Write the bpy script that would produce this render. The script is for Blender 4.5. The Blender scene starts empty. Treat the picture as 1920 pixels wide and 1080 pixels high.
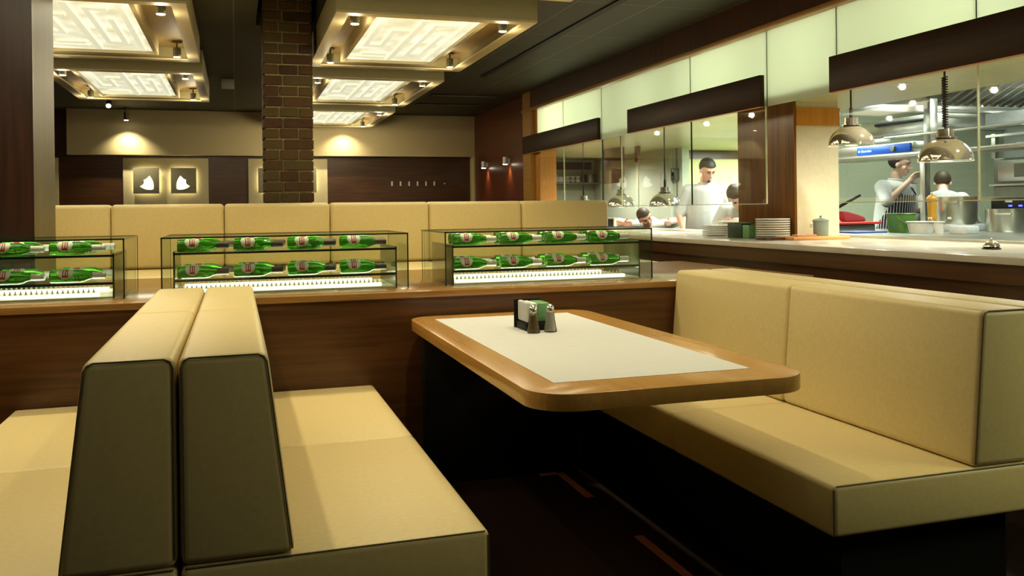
import bpy, bmesh, math, random
from mathutils import Vector, Matrix
random.seed(7)
S = bpy.context.scene
PI = math.pi
# ------------------------------------------------------------------ camera, world, exposure
EYE = 1.24
YAW, PITCH, ROLL, FPX, CX, CY = 0.30326, -0.00108, 0.01244, 1651.417, 959.107, 393.619
Fv = Vector((math.sin(YAW)*math.cos(PITCH), math.cos(YAW)*math.cos(PITCH), math.sin(PITCH)))
Rv = Vector((math.cos(YAW), -math.sin(YAW), 0)); Uv = Rv.cross(Fv)
Rc = Rv*math.cos(ROLL)-Uv*math.sin(ROLL); Uc = Uv*math.cos(ROLL)+Rv*math.sin(ROLL)
cd = bpy.data.cameras.new('camera'); cam = bpy.data.objects.new('camera', cd); S.collection.objects.link(cam)
cam.matrix_world = Matrix(((Rc.x, Uc.x, -Fv.x, 0), (Rc.y, Uc.y, -Fv.y, 0), (Rc.z, Uc.z, -Fv.z, EYE), (0, 0, 0, 1)))
cd.sensor_width = 36; cd.lens = FPX*36/1920
cd.shift_x = (960-CX)/1920; cd.shift_y = (CY-540)/1920
cd.clip_start = .05; cd.clip_end = 100
S.camera = cam
W = bpy.data.worlds.new('world'); S.world = W; W.use_nodes = True
W.node_tree.nodes['Background'].inputs[0].default_value = (1.0, .82, .5, 1)
W.node_tree.nodes['Background'].inputs[1].default_value = 0.012
vs = S.view_settings
vs.view_transform = 'Standard'; vs.look = 'None'; vs.exposure = 0.0; vs.gamma = 1; vs.use_curve_mapping = False
try:
    S.cycles.sample_clamp_indirect = 4.0
    S.cycles.caustics_reflective = False; S.cycles.caustics_refractive = False
    S.cycles.max_bounces = 10; S.cycles.transparent_max_bounces = 24
except Exception:
    pass
COL = S.collection
WARM = (1.0, .85, .54); WARMW = (1.0, .89, .62); COOL = (.90, 1.0, .86)

def light(name, kind, loc, energy, color, parent=None, target=None, **kw):
    l = bpy.data.lights.new(name, kind); l.energy = energy; l.color = color
    for k, v in kw.items(): setattr(l, k, v)
    o = bpy.data.objects.new(name, l); COL.objects.link(o)
    o.location = loc
    if target is not None:
        o.rotation_euler = (Vector(target)-Vector(loc)).to_track_quat('-Z', 'Y').to_euler()
    if parent is not None:
        o.parent = parent; o.location = Vector(loc)-wloc(parent)
    return o

def wloc(o):
    v = Vector((0, 0, 0))
    while o is not None:
        v += o.location; o = o.parent
    return v

# large kitchen lights (unseen area lamps; dining lights are inside the coffers)
KL = [((6.0, 6.9, 2.56), 110, 2.4, .35), ((6.0, 4.6, 2.56), 90, 2.4, .35), ((7.6, 6.0, 2.56), 100, 2.0, .35),
      ((4.2, .7, 1.97), 64, .6, 1.2), ((5.10, 7.35, 1.985), 30, .9, .4), ((6.45, 9.7, 1.985), 55, .8, .4)]  # unseen lamps added to brighten the bench end, chefs and recess wall
for i, (p, e, sx, sy) in enumerate(KL):
    light('unseen_kitchen_light', 'AREA', p, e, COOL if p[1] > 1 else (.98, 1, .62), target=(p[0], p[1], 0), shape='RECTANGLE', size=sx, size_y=sy)
# striplights in the cavity behind the frosted glass band
for y, e in ((10.0, 30), (8.9, 13), (7.6, 11), (6.3, 19), (5.1, 13), (3.8, 20), (2.4, 20)):
    light('cavity_strip_light', 'AREA', (4.40, y, 2.33), e*.46, (.96, 1.0, .90), target=(3.65, y, 2.30), shape='SQUARE', size=.45)

# ------------------------------------------------------------------ materials
def nm(name):
    m = bpy.data.materials.new(name); m.use_nodes = True
    nt = m.node_tree; b = nt.nodes['Principled BSDF']; return m, nt, b
def coords(nt, scale=(1, 1, 1), kind='Object'):
    tc = nt.nodes.new('ShaderNodeTexCoord'); mp = nt.nodes.new('ShaderNodeMapping')
    mp.inputs['Scale'].default_value = scale
    nt.links.new(tc.outputs[kind], mp.inputs['Vector']); return mp.outputs[0]
def ramp(nt, fac, stops):
    r = nt.nodes.new('ShaderNodeValToRGB'); nt.links.new(fac, r.inputs[0])
    while len(r.color_ramp.elements) < len(stops): r.color_ramp.elements.new(.5)
    for e, (p, c) in zip(r.color_ramp.elements, stops): e.position = p; e.color = (*c, 1)
    return r.outputs[0]
def noise(nt, vec, scale=5, detail=4, rough=.55):
    n = nt.nodes.new('ShaderNodeTexNoise'); nt.links.new(vec, n.inputs['Vector'])
    n.inputs['Scale'].default_value = scale; n.inputs['Detail'].default_value = detail; n.inputs['Roughness'].default_value = rough
    return n.outputs[0]
def bump(nt, b, h, s=.1, d=.01):
    bn = nt.nodes.new('ShaderNodeBump'); nt.links.new(h, bn.inputs['Height']); bn.inputs['Strength'].default_value = s
    bn.inputs['Distance'].default_value = d; nt.links.new(bn.outputs[0], b.inputs['Normal'])
def simple(name, col, rough=.5, metal=0, var=.06, scale=30, bmp=0, spec=None, coat=0):
    m, nt, b = nm(name)
    v = coords(nt); n = noise(nt, v, scale, 3)
    c0 = tuple(max(0, c*(1-var)) for c in col); c1 = tuple(min(1, c*(1+var)) for c in col)
    nt.links.new(ramp(nt, n, [(.3, c0), (.7, c1)]), b.inputs['Base Color'])
    b.inputs['Roughness'].default_value = rough; b.inputs['Metallic'].default_value = metal
    if spec is not None: b.inputs['Specular IOR Level'].default_value = spec
    if coat: b.inputs['Coat Weight'].default_value = coat
    if bmp: bump(nt, b, n, bmp, .003)
    return m
def wood(name, c0, c1, rough=.35, axis=0, spec=.5, fine=1.0):
    m, nt, b = nm(name)
    sc = [22*fine, 22*fine, 22*fine]; sc[axis] = 1.1*fine
    v = coords(nt, tuple(sc)); n = noise(nt, v, 1.6, 6, .65)
    sc2 = [3, 3, 3]; sc2[axis] = .8
    n2 = noise(nt, coords(nt, tuple(sc2)), 1.0, 3)
    mx = nt.nodes.new('ShaderNodeMath'); mx.operation = 'MULTIPLY_ADD'; nt.links.new(n, mx.inputs[0]); mx.inputs[1].default_value = .65
    m2 = nt.nodes.new('ShaderNodeMath'); m2.operation = 'MULTIPLY'; nt.links.new(n2, m2.inputs[0]); m2.inputs[1].default_value = .35
    nt.links.new(m2.outputs[0], mx.inputs[2])
    mid = tuple((a+c)/2 for a, c in zip(c0, c1))
    nt.links.new(ramp(nt, mx.outputs[0], [(.32, c0), (.5, mid), (.68, c1)]), b.inputs['Base Color'])
    b.inputs['Roughness'].default_value = rough; b.inputs['Specular IOR Level'].default_value = spec
    bump(nt, b, n, .06, .002)
    return m
def emit(name, col, strength):
    m, nt, b = nm(name)
    b.inputs['Base Color'].default_value = (*[min(1, c*.8) for c in col], 1)
    b.inputs['Emission Color'].default_value = (*col, 1); b.inputs['Emission Strength'].default_value = strength
    return m
def clear_glass(name, tint=(1, 1, 1), refl=.55):
    m = bpy.data.materials.new(name); m.use_nodes = True; nt = m.node_tree; nt.nodes.clear()
    o = nt.nodes.new('ShaderNodeOutputMaterial'); mix = nt.nodes.new('ShaderNodeMixShader')
    t = nt.nodes.new('ShaderNodeBsdfTransparent'); g = nt.nodes.new('ShaderNodeBsdfGlossy'); f = nt.nodes.new('ShaderNodeFresnel')
    f.inputs[0].default_value = 1.45; g.inputs['Roughness'].default_value = .02
    t.inputs[0].default_value = (*tint, 1)
    mu = nt.nodes.new('ShaderNodeMath'); mu.operation = 'MULTIPLY'; mu.inputs[1].default_value = refl
    nt.links.new(f.outputs[0], mu.inputs[0]); nt.links.new(mu.outputs[0], mix.inputs[0])
    nt.links.new(t.outputs[0], mix.inputs[1]); nt.links.new(g.outputs[0], mix.inputs[2]); nt.links.new(mix.outputs[0], o.inputs[0])
    return m
def frosted(name, col):
    m = bpy.data.materials.new(name); m.use_nodes = True; nt = m.node_tree; nt.nodes.clear()
    o = nt.nodes.new('ShaderNodeOutputMaterial'); mix = nt.nodes.new('ShaderNodeMixShader')
    t = nt.nodes.new('ShaderNodeBsdfTranslucent'); g = nt.nodes.new('ShaderNodeBsdfPrincipled')
    t.inputs[0].default_value = (*col, 1); g.inputs['Base Color'].default_value = (*[c*.7 for c in col], 1); g.inputs['Roughness'].default_value = .35
    mix.inputs[0].default_value = .3
    nt.links.new(t.outputs[0], mix.inputs[1]); nt.links.new(g.outputs[0], mix.inputs[2]); nt.links.new(mix.outputs[0], o.inputs[0])
    return m
def stripes(name, c0, c1, freq, axis=0, duty=.35, rough=.7):
    m, nt, b = nm(name)
    sc = [0, 0, 0]; sc[axis] = freq
    v = coords(nt, tuple(sc), 'UV')
    sp = nt.nodes.new('ShaderNodeSeparateXYZ'); nt.links.new(v, sp.inputs[0])
    fr = nt.nodes.new('ShaderNodeMath'); fr.operation = 'FRACT'; nt.links.new(sp.outputs[axis], fr.inputs[0])
    gt = nt.nodes.new('ShaderNodeMath'); gt.operation = 'LESS_THAN'; nt.links.new(fr.outputs[0], gt.inputs[0]); gt.inputs[1].default_value = duty
    nt.links.new(ramp(nt, gt.outputs[0], [(0, c0), (1, c1)]), b.inputs['Base Color']); b.inputs['Roughness'].default_value = rough
    return m

M = {}
M['leather'] = simple('cream_leather', (.65, .525, .245), .45, var=.04, scale=60, bmp=.15)
M['piping'] = simple('dark_piping', (.10, .075, .02), .6)
M['seam'] = simple('seam_shadow', (.16, .12, .05), .7)
M['wood_x'] = wood('dark_walnut_horizontal', (.030, .010, .003), (.115, .046, .013), .30, 0)
M['wood_y'] = wood('dark_walnut_along', (.030, .010, .003), (.105, .042, .012), .30, 1)
M['wood_z'] = wood('dark_walnut_upright', (.035, .010, .003), (.10, .030, .009), .34, 2)
M['wood_red'] = wood('red_walnut', (.07, .014, .004), (.16, .035, .009), .36, 1)
M['wood_top'] = wood('walnut_top', (.20, .098, .026), (.36, .19, .055), .16, 0)
M['wood_gold'] = wood('golden_oak', (.38, .19, .035), (.52, .28, .06), .32, 1)
M['wood_orange'] = wood('orange_wood', (.50, .20, .02), (.68, .30, .035), .4, 2)
M['wood_edge'] = wood('table_oak', (.42, .21, .045), (.56, .31, .085), .22, 1)
M['laminate'] = simple('white_laminate', (.62, .63, .61), .5, var=.02)
M['ceiling'] = None
M['cream'] = simple('cream_paint', (.78, .64, .34), .6, var=.03)
M['cream_dark'] = simple('tan_tray', (.42, .30, .12), .6, var=.05)
M['coffer'] = simple('coffer_cream', (.60, .50, .28), .5, var=.03)
M['coffer_out'] = simple('coffer_fascia', (.40, .35, .18), .6, var=.03)
m, nt, b = nm('coffer_light'); M['panel_emit'] = m
b.inputs['Base Color'].default_value = (.7, .7, .6, 1)
cc = ramp(nt, noise(nt, coords(nt, (1, 1, 1)), 3.2, 2), [(.35, (.62, .60, .38)), (.65, (.95, .93, .74))]); nt.links.new(cc, b.inputs['Emission Color']); b.inputs['Emission Strength'].default_value = .95
M['relief'] = emit('frosted_relief', (.76, .74, .54), .85)
M['lens'] = emit('lamp_lens', (1.0, .9, .62), 18)
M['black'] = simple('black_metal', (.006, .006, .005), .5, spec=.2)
M['fixture'] = simple('bronze_fixture', (.16, .13, .08), .35, .8)
M['floor'] = wood('floor_wood', (.006, .002, .001), (.018, .007, .003), .5, 1, .2)
M['steel'] = simple('brushed_steel', (.55, .56, .50), .28, .95, var=.08, scale=12)
M['steel_d'] = simple('dull_steel', (.18, .19, .15), .38, .85, var=.1, scale=12)
M['steel_l'] = simple('white_steel', (.72, .76, .74), .4, .2)
M['chrome'] = simple('polished_chrome', (.92, .82, .64), .07, .85)  # on the lamp domes the warm tint paints in gold reflections
M['chrome_c'] = simple('cool_chrome', (.88, .89, .86), .07, .88)
M['kwall'] = simple('kitchen_wall', (.50, .56, .38), .6, var=.04)
M['kwall_y'] = simple('kitchen_yellow_wall', (.74, .74, .40), .6, var=.04)
M['kdoor'] = simple('kitchen_door_white', (.60, .68, .54), .5, var=.03)
M['soffit'] = simple('soffit_green', (.72, .72, .36), .30, var=.06, scale=2)
M['counter'] = simple('counter_stone', (.74, .68, .58), .14, var=.10, scale=4)
M['pier'] = simple('pier_cream', (.88, .76, .50), .5, var=.04)
M['white_cloth'] = simple('white_cotton', (.58, .60, .57), .8, var=.05, scale=20, bmp=.2)
M['skin'] = simple('skin', (.66, .36, .25), .5, var=.07, scale=40)
M['skin2'] = simple('pale_skin', (.68, .46, .34), .5, var=.07, scale=40)
M['hair'] = simple('brown_hair', (.040, .025, .010), .6, var=.3, scale=90)
M['hair_d'] = simple('dark_hair', (.014, .012, .007), .6, var=.3, scale=90)
M['eye'] = simple('eye_dark', (.03, .02, .02), .3)
M['lip'] = simple('lips', (.45, .17, .13), .5)
M['apron'] = stripes('striped_apron', (.015, .016, .022), (.80, .82, .80), 15, 0, .26)
M['trouser'] = simple('dark_trousers', (.03, .03, .035), .8)
M['shoe'] = simple('black_shoe', (.01, .01, .01), .4)
M['glass'] = clear_glass('clear_glass', (1, 1, 1), .15)
M['glass_case'] = clear_glass('case_glass', (.97, 1, .97), .5)
M['glass_edge'] = simple('glass_edge_green', (.01, .035, .018), .15)
M['edge_light'] = simple('glass_joint_light', (.75, .78, .5), .2)
M['board'] = wood('board_wood', (.016, .006, .002), (.050, .022, .007), .45, 1, .15)
M['frost'] = frosted('frosted_glass', (.86, .90, .76))
m, nt, b = nm('bottle_green'); M['bottle'] = m
b.inputs['Base Color'].default_value = (.10, .42, .03, 1); b.inputs['Roughness'].default_value = .06
b.inputs['Transmission Weight'].default_value = .75; b.inputs['IOR'].default_value = 1.4; b.inputs['Specular IOR Level'].default_value = .8
M['label'] = simple('white_label', (.80, .80, .72), .5)
M['red'] = simple('red_emblem', (.45, .03, .02), .5)
M['darklabel'] = simple('dark_neck_label', (.10, .075, .05), .4)
M['led'] = emit('led_strip', (1.0, .97, .72), 1.6)
M['led_soft'] = simple('white_acrylic', (.85, .83, .70), .25)
M['case_side'] = simple('case_side_panel', (.07, .08, .035), .18)
M['plaque'] = simple('grey_plaque', (.30, .27, .16), .5)
M['halo'] = emit('plaque_backlight', (1.0, .92, .58), 3.2)
M['cut'] = emit('plaque_cutout', (1.0, .96, .72), 2.2)
M['niche'] = simple('niche_panel', (.62, .53, .30), .5)
M['plate'] = simple('white_china', (.80, .78, .70), .2)
M['green_d'] = simple('dark_green_plastic', (.012, .05, .022), .35)
M['green_l'] = simple('pale_green_plastic', (.16, .36, .15), .35)
M['green_m'] = simple('green_plastic', (.08, .20, .035), .35)
M['orange'] = simple('orange_board', (.85, .42, .14), .4)
M['enamel'] = simple('grey_enamel', (.26, .34, .30), .25)
M['pink'] = simple('pink_packet', (.80, .38, .26), .5)
M['mill'] = wood('mill_wood', (.50, .24, .015), (.66, .34, .03), .3, 2)
M['redp'] = simple('red_plastic', (.70, .03, .02), .3)
M['maroon'] = simple('maroon_cloth', (.30, .04, .05), .8)
M['bluep'] = simple('blue_plastic', (.04, .08, .40), .35)
M['blue'] = simple('blue_panel', (.0, .08, .52), .35)
M['white'] = simple('white_plastic', (.80, .80, .74), .4)
M['greend'] = simple('green_tag', (.25, .55, .12), .4)
M['ledblue'] = emit('blue_indicator', (.08, .1, 1.0), 3); M['ledred'] = emit('red_indicator', (1, .05, .05), 3)
M['printw'] = simple('white_print', (.85, .85, .80), .5)
M['glassware'] = clear_glass('shaker_glass', (.95, .97, .93), .9)
M['pepper'] = simple('ground_pepper', (.22, .14, .05), .9, var=.4, scale=300)
M['salt'] = simple('fine_salt', (.80, .77, .70), .9)
M['yellow'] = simple('yellow_tag', (.75, .80, .05), .4)
M['hose'] = simple('hose_rubber', (.42, .45, .26), .5)
M['clothblue'] = simple('pale_blue_cloth', (.42, .52, .56), .8)
# ceiling tiles
m, nt, b = nm('ceiling_tiles'); M['ceiling'] = m
br = nt.nodes.new('ShaderNodeTexBrick'); nt.links.new(coords(nt, (1, 1, 1)), br.inputs['Vector'])
br.offset = 0; br.inputs['Scale'].default_value = 1; br.inputs['Brick Width'].default_value = .6; br.inputs['Row Height'].default_value = 1.2
br.inputs['Mortar Size'].default_value = .004
br.inputs['Color1'].default_value = (.045, .042, .020, 1); br.inputs['Color2'].default_value = (.055, .050, .024, 1); br.inputs['Mortar'].default_value = (.20, .19, .10, 1)
nt.links.new(br.outputs[0], b.inputs['Base Color']); b.inputs['Roughness'].default_value = .6
bump(nt, b, noise(nt, coords(nt), 180, 2), .3, .002)
# bricks
m, nt, b = nm('old_brick'); M['brick'] = m
oi = nt.nodes.new('ShaderNodeAttribute'); oi.attribute_name = 'tone'
n1 = noise(nt, coords(nt), 26, 5)
mx = nt.nodes.new('ShaderNodeMath'); mx.operation = 'MULTIPLY_ADD'; nt.links.new(n1, mx.inputs[0]); mx.inputs[1].default_value = .4; nt.links.new(oi.outputs['Fac'], mx.inputs[2])
nt.links.new(ramp(nt, mx.outputs[0], [(.1, (.020, .009, .007)), (.4, (.075, .032, .011)), (.7, (.095, .050, .014)), (1.0, (.085, .060, .018))]), b.inputs['Base Color'])
b.inputs['Roughness'].default_value = .8; bump(nt, b, noise(nt, coords(nt), 40, 6, .7), .8, .008)
M['mortar'] = simple('mortar', (.50, .42, .22), .9, var=.2, scale=60, bmp=.5)

# ------------------------------------------------------------------ mesh helpers
def box(bm, a, c, bev=0, seg=2):
    x0, y0, z0 = a; x1, y1, z1 = c
    vs_ = [bm.verts.new(p) for p in ((x0, y0, z0), (x1, y0, z0), (x1, y1, z0), (x0, y1, z0), (x0, y0, z1), (x1, y0, z1), (x1, y1, z1), (x0, y1, z1))]
    fs = [bm.faces.new([vs_[i] for i in f]) for f in ((0, 3, 2, 1), (4, 5, 6, 7), (0, 1, 5, 4), (1, 2, 6, 5), (2, 3, 7, 6), (3, 0, 4, 7))]
    if bev:
        ed = set(e for f in fs for e in f.edges)
        bmesh.ops.bevel(bm, geom=list(ed), offset=bev, segments=seg, affect='EDGES', profile=.5)
    return vs_
def prism(bm, pts, axis, t0, t1, bev=0, seg=2):
    """pts 2-D outline in the plane across `axis` (0: y,z  1: x,z  2: x,y)"""
    def mk(p, t): return {0: (t, p[0], p[1]), 1: (p[0], t, p[1]), 2: (p[0], p[1], t)}[axis]
    a = [bm.verts.new(mk(p, t0)) for p in pts]; c = [bm.verts.new(mk(p, t1)) for p in pts]
    n = len(pts); fs = [bm.faces.new(a), bm.faces.new(c[::-1])]
    for i in range(n): fs.append(bm.faces.new((a[i], c[i], c[(i+1) % n], a[(i+1) % n])))
    bmesh.ops.recalc_face_normals(bm, faces=fs)
    if bev:
        ed = set(e for f in fs for e in f.edges)
        bmesh.ops.bevel(bm, geom=list(ed), offset=bev, segments=seg, affect='EDGES', profile=.5)
def lathe(bm, prof, c=(0, 0, 0), n=28, axis=2):
    """prof: list of (r, t) along axis"""
    rings = []
    for r, t in prof:
        ring = []
        for k in range(n):
            a = 2*PI*k/n; u, v = r*math.cos(a), r*math.sin(a)
            p = {2: (u, v, t), 0: (t, u, v), 1: (u, t, v)}[axis]
            ring.append(bm.verts.new((p[0]+c[0], p[1]+c[1], p[2]+c[2])))
        rings.append(ring)
    for i in range(len(rings)-1):
        for k in range(n):
            f = (rings[i][k], rings[i][(k+1) % n], rings[i+1][(k+1) % n], rings[i+1][k])
            try: bm.faces.new(f)
            except ValueError: pass
    for ring in (rings[0], rings[-1]):
        try: bm.faces.new(ring)
        except ValueError: pass
    if len(bm.faces) < 6000: bmesh.ops.recalc_face_normals(bm, faces=bm.faces)
def tube(bm, pts, r, n=8, closed=False):
    pts = [Vector(p) for p in pts]; rings = []
    L = len(pts)
    for i, p in enumerate(pts):
        if closed: d = pts[(i+1) % L]-pts[i-1]
        else: d = pts[min(i+1, L-1)]-pts[max(i-1, 0)]
        d.normalize()
        a = Vector((0, 0, 1)) if abs(d.z) < .9 else Vector((1, 0, 0))
        u = d.cross(a).normalized(); v = d.cross(u).normalized()
        rr = r[i] if isinstance(r, (list, tuple)) else r
        rings.append([bm.verts.new(p+(u*math.cos(2*PI*k/n)+v*math.sin(2*PI*k/n))*rr) for k in range(n)])
    for i in range(L if closed else L-1):
        A, B = rings[i], rings[(i+1) % L]
        for k in range(n): bm.faces.new((A[k], A[(k+1) % n], B[(k+1) % n], B[k]))
    if not closed: bm.faces.new(rings[0][::-1]); bm.faces.new(rings[-1])
    bmesh.ops.recalc_face_normals(bm, faces=bm.faces)
_SPH = {}
def ell(bm, c, s, rot=None, n=14):
    if n not in _SPH:
        m_ = max(6, n*2//3); vv = [(0, 0, 1)]
        for i in range(1, m_):
            for k in range(n): vv.append((math.sin(PI*i/m_)*math.cos(2*PI*k/n), math.sin(PI*i/m_)*math.sin(2*PI*k/n), math.cos(PI*i/m_)))
        vv.append((0, 0, -1)); ff = []
        for k in range(n): ff.append((0, 1+k, 1+(k+1) % n))
        for i in range(m_-2):
            for k in range(n): a = 1+i*n+k; b_ = 1+i*n+(k+1) % n; ff.append((a, a+n, b_+n, b_))
        for k in range(n): ff.append((len(vv)-1, 1+(m_-2)*n+(k+1) % n, 1+(m_-2)*n+k))
        _SPH[n] = (vv, ff)
    vv, ff = _SPH[n]; c = Vector(c)
    vs_ = []
    for p in vv:
        q = Vector((p[0]*s[0], p[1]*s[1], p[2]*s[2]))
        vs_.append(bm.verts.new((rot @ q if rot is not None else q)+c))
    for f in ff: bm.faces.new([vs_[i] for i in f])
def chain(bm, p0, r0, p1, r1, flat=None, n=None):
    p0, p1 = Vector(p0), Vector(p1); L = (p1-p0).length
    n = n or max(2, int(L/(min(r0, r1)*.45))+1)
    for i in range(n+1):
        t = i/n; r = r0+(r1-r0)*t
        if flat: ell(bm, p0.lerp(p1, t), (r*flat[0], r*flat[1], r*flat[2]), n=12)
        else: ell(bm, p0.lerp(p1, t), (r, r, r), n=12)
def obj(name, bm, mat, parent=None, smooth=True, ang=40):
    me = bpy.data.meshes.new(name)
    if parent is not None:
        w = wloc(parent); bmesh.ops.translate(bm, verts=bm.verts, vec=-w)
    bm.to_mesh(me); bm.free()
    o = bpy.data.objects.new(name, me); COL.objects.link(o)
    if mat is not None: me.materials.append(mat)
    if parent is not None: o.parent = parent
    if smooth:
        for p in me.polygons: p.use_smooth = True
        try: me.set_sharp_from_angle(angle=math.radians(ang))
        except Exception: pass
    return o
def BM(): return bmesh.new()
def tag(o, label, cat, group=None, kind=None):
    if label: o['label'] = label
    if cat: o['category'] = cat
    if group: o['group'] = group
    if kind: o['kind'] = kind
    return o
def thing(name, label, cat, loc=(0, 0, 0), group=None, rz=0):
    o = bpy.data.objects.new(name, None); COL.objects.link(o); o.location = loc; o.rotation_euler = (0, 0, rz)
    o.empty_display_size = .1
    return tag(o, label, cat, group)
def bxo(name, a, c, mat, parent=None, bev=0, seg=2):
    bm = BM(); box(bm, a, c, bev, seg); return obj(name, bm, mat, parent)
def struct(name, bm, mat):
    """structural mesh with origin moved to its base centre"""
    o = obj(name, bm, mat); o['kind'] = 'structure'; return o
def copy_tree(o, parent=None):
    c = o.copy(); COL.objects.link(c); c.parent = parent
    for ch in list(o.children): copy_tree(ch, c)
    return c
def text_mesh(body, size, depth=.0006):
    cu = bpy.data.curves.new('txt', 'FONT'); cu.body = body; cu.size = size; cu.extrude = depth; cu.align_x = 'CENTER'; cu.align_y = 'CENTER'
    o = bpy.data.objects.new('txt', cu); COL.objects.link(o)
    dg = bpy.context.evaluated_depsgraph_get(); me = bpy.data.meshes.new_from_object(o.evaluated_get(dg))
    bpy.data.objects.remove(o); return me

# ------------------------------------------------------------------ the setting
ZC = 2.75      # dining ceiling
bm = BM(); box(bm, (-5, -2.5, -.1), (9.2, 14.2, 0)); struct('floor', bm, M['floor'])
bm = BM(); box(bm, (-5, -2.5, ZC), (3.72, 6.28, ZC+.1)); box(bm, (-5, 6.28, ZC), (.17, 7.40, ZC+.1)); box(bm, (.615, 6.28, ZC), (3.72, 7.40, ZC+.1)); box(bm, (-5, 7.40, ZC), (3.72, 14.2, ZC+.1)); struct('ceiling', bm, M['ceiling'])
bm = BM(); box(bm, (.10, 6.2, 3.3), (.70, 7.5, 3.34)); box(bm, (.13, 6.24, ZC+.1), (.17, 7.44, 3.3)); box(bm, (.615, 6.24, ZC+.1), (.655, 7.44, 3.3)); box(bm, (.17, 6.24, ZC+.1), (.615, 6.28, 3.3)); box(bm, (.17, 7.40, ZC+.1), (.615, 7.44, 3.3)); struct('ceiling_opening', bm, M['black'])
bm = BM(); box(bm, (2.66, 0, ZC-.012), (2.72, 9.6, ZC-.001)); o = struct('trim_1', bm, M['black']); o['label'] = 'black slot running along the dark tiled ceiling'
# back wall: dark wood below, cream fascia above
bm = BM(); box(bm, (-5, 13.95, 0), (3.9, 14.2, ZC)); struct('wall_back', bm, M['wood_x'])
bm = BM(); box(bm, (-2.28, 13.80, 2.09), (3.71, 13.95, ZC-.002), .006)
box(bm, (3.66, 13.80, 0), (3.71, 13.95, 2.092), .004)
o = struct('trim_2', bm, M['cream']); o['label'] = 'deep cream fascia across the top of the back wall'
bm = BM(); box(bm, (-5.1, -2.5, 0), (-5, 14.2, ZC)); struct('wall_left', bm, M['wood_z'])
bm = BM(); box(bm, (-5, -2.6, 0), (9.2, -2.5, ZC)); struct('wall_front', bm, M['wood_x'])
# side wall with the sconces, between back wall and kitchen glazing
bm = BM(); box(bm, (3.71, 11.03, 0), (3.9, 13.95, ZC)); struct('wall_right', bm, M['wood_red'])
# bulkhead above the kitchen glazing
bm = BM(); box(bm, (3.63, -2.5, 2.53), (3.72, 11.03, ZC)); struct('trim_3', bm, M['wood_z'])
bm = BM(); box(bm, (3.60, -2.5, 2.495), (3.72, 11.03, 2.53), .003); o = struct('trim_4', bm, M['wood_gold']); o['label'] = 'golden oak lip above the frosted glazing'
# end jamb of glazing
bm = BM(); box(bm, (3.62, 10.72, 0), (3.90, 11.03, 2.75)); o = struct('trim_5', bm, M['wood_gold']); o['label'] = 'oak jamb at the far end of the kitchen glazing'
bm = BM(); box(bm, (3.68, 10.53, 0), (3.90, 10.72, 2.495)); o = struct('trim_6', bm, M['wood_orange'])

# kitchen shell
bm = BM(); box(bm, (3.9, 13.0, 0), (5.55, 13.15, 2.6)); struct('wall_kitchen_back', bm, M['kwall'])
bm = BM(); box(bm, (5.45, 10.09, 0), (5.55, 13.0, 2.0)); struct('wall_kitchen_door', bm, M['kdoor'])
bm = BM(); box(bm, (5.55, 10.6, 0), (7.2, 10.7, 2.6)); struct('wall_kitchen_recess', bm, M['kwall_y'])
bm = BM(); box(bm, (5.80, 8.60, 0), (9.2, 8.72, 2.6)); box(bm, (7.1, 8.72, 0), (7.2, 10.6, 2.6)); struct('wall_kitchen_middle', bm, M['kwall'])
bm = BM(); box(bm, (9.1, -2.5, 0), (9.2, 8.6, 2.6)); struct('wall_kitchen_right', bm, M['steel_l'])
bm = BM(); box(bm, (4.68, -2.5, 2.6), (9.2, 8.6, 2.7)); struct('ceiling_kitchen', bm, M['steel_l'])
# soffit over the pass, frosted cavity above it
bm = BM(); box(bm, (3.70, -2.5, 2.0), (4.68, 8.7, 2.03)); box(bm, (3.90, 8.7, 2.0), (5.46, 13.0, 2.03)); box(bm, (3.70, 8.7, 2.0), (3.90, 10.53, 2.03)); box(bm, (5.46, 8.7, 2.0), (7.2, 10.6, 2.03))
box(bm, (4.68, 8.6, 2.0), (5.80, 8.7, 2.7))
struct('ceiling_soffit', bm, M['soffit'])
bm = BM(); box(bm, (4.64, -2.5, 2.03), (4.68, 8.6, 2.7)); box(bm, (4.5, 8.6, 2.03), (4.54, 10.7, 2.7)); box(bm, (3.72, -2.5, 2.66), (4.66, 10.7, 2.7)); struct('wall_cavity', bm, M['laminate'])
# brown dado band on the kitchen walls
bm = BM(); box(bm, (3.92, 12.98, 1.85), (5.40, 13.0, 1.966)); o = struct('trim_7', bm, M['wood_x'])
bm = BM(); box(bm, (5.56, 10.58, 1.885), (7.1, 10.6, 2.0)); o = struct('trim_8', bm, M['wood_x'])
# pier between the two openings
bm = BM(); box(bm, (3.90, 5.51, 1.0), (4.27, 6.25, 2.0)); struct('wall_pier', bm, M['pier'])
bm = BM(); box(bm, (3.88, 5.50, 1.0), (3.90, 6.25, 2.0)); o = struct('trim_9', bm, wood('pier_wood', (.07, .026, .004), (.26, .10, .012), .22, 2)); o['label'] = 'dark wood face of the pier'
bm = BM(); box(bm, (3.90, 5.495, 1.825), (4.275, 5.51, 1.955)); o = struct('trim_10', bm, M['wood_orange']); o['label'] = 'orange wood band across the cream pier'
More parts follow.
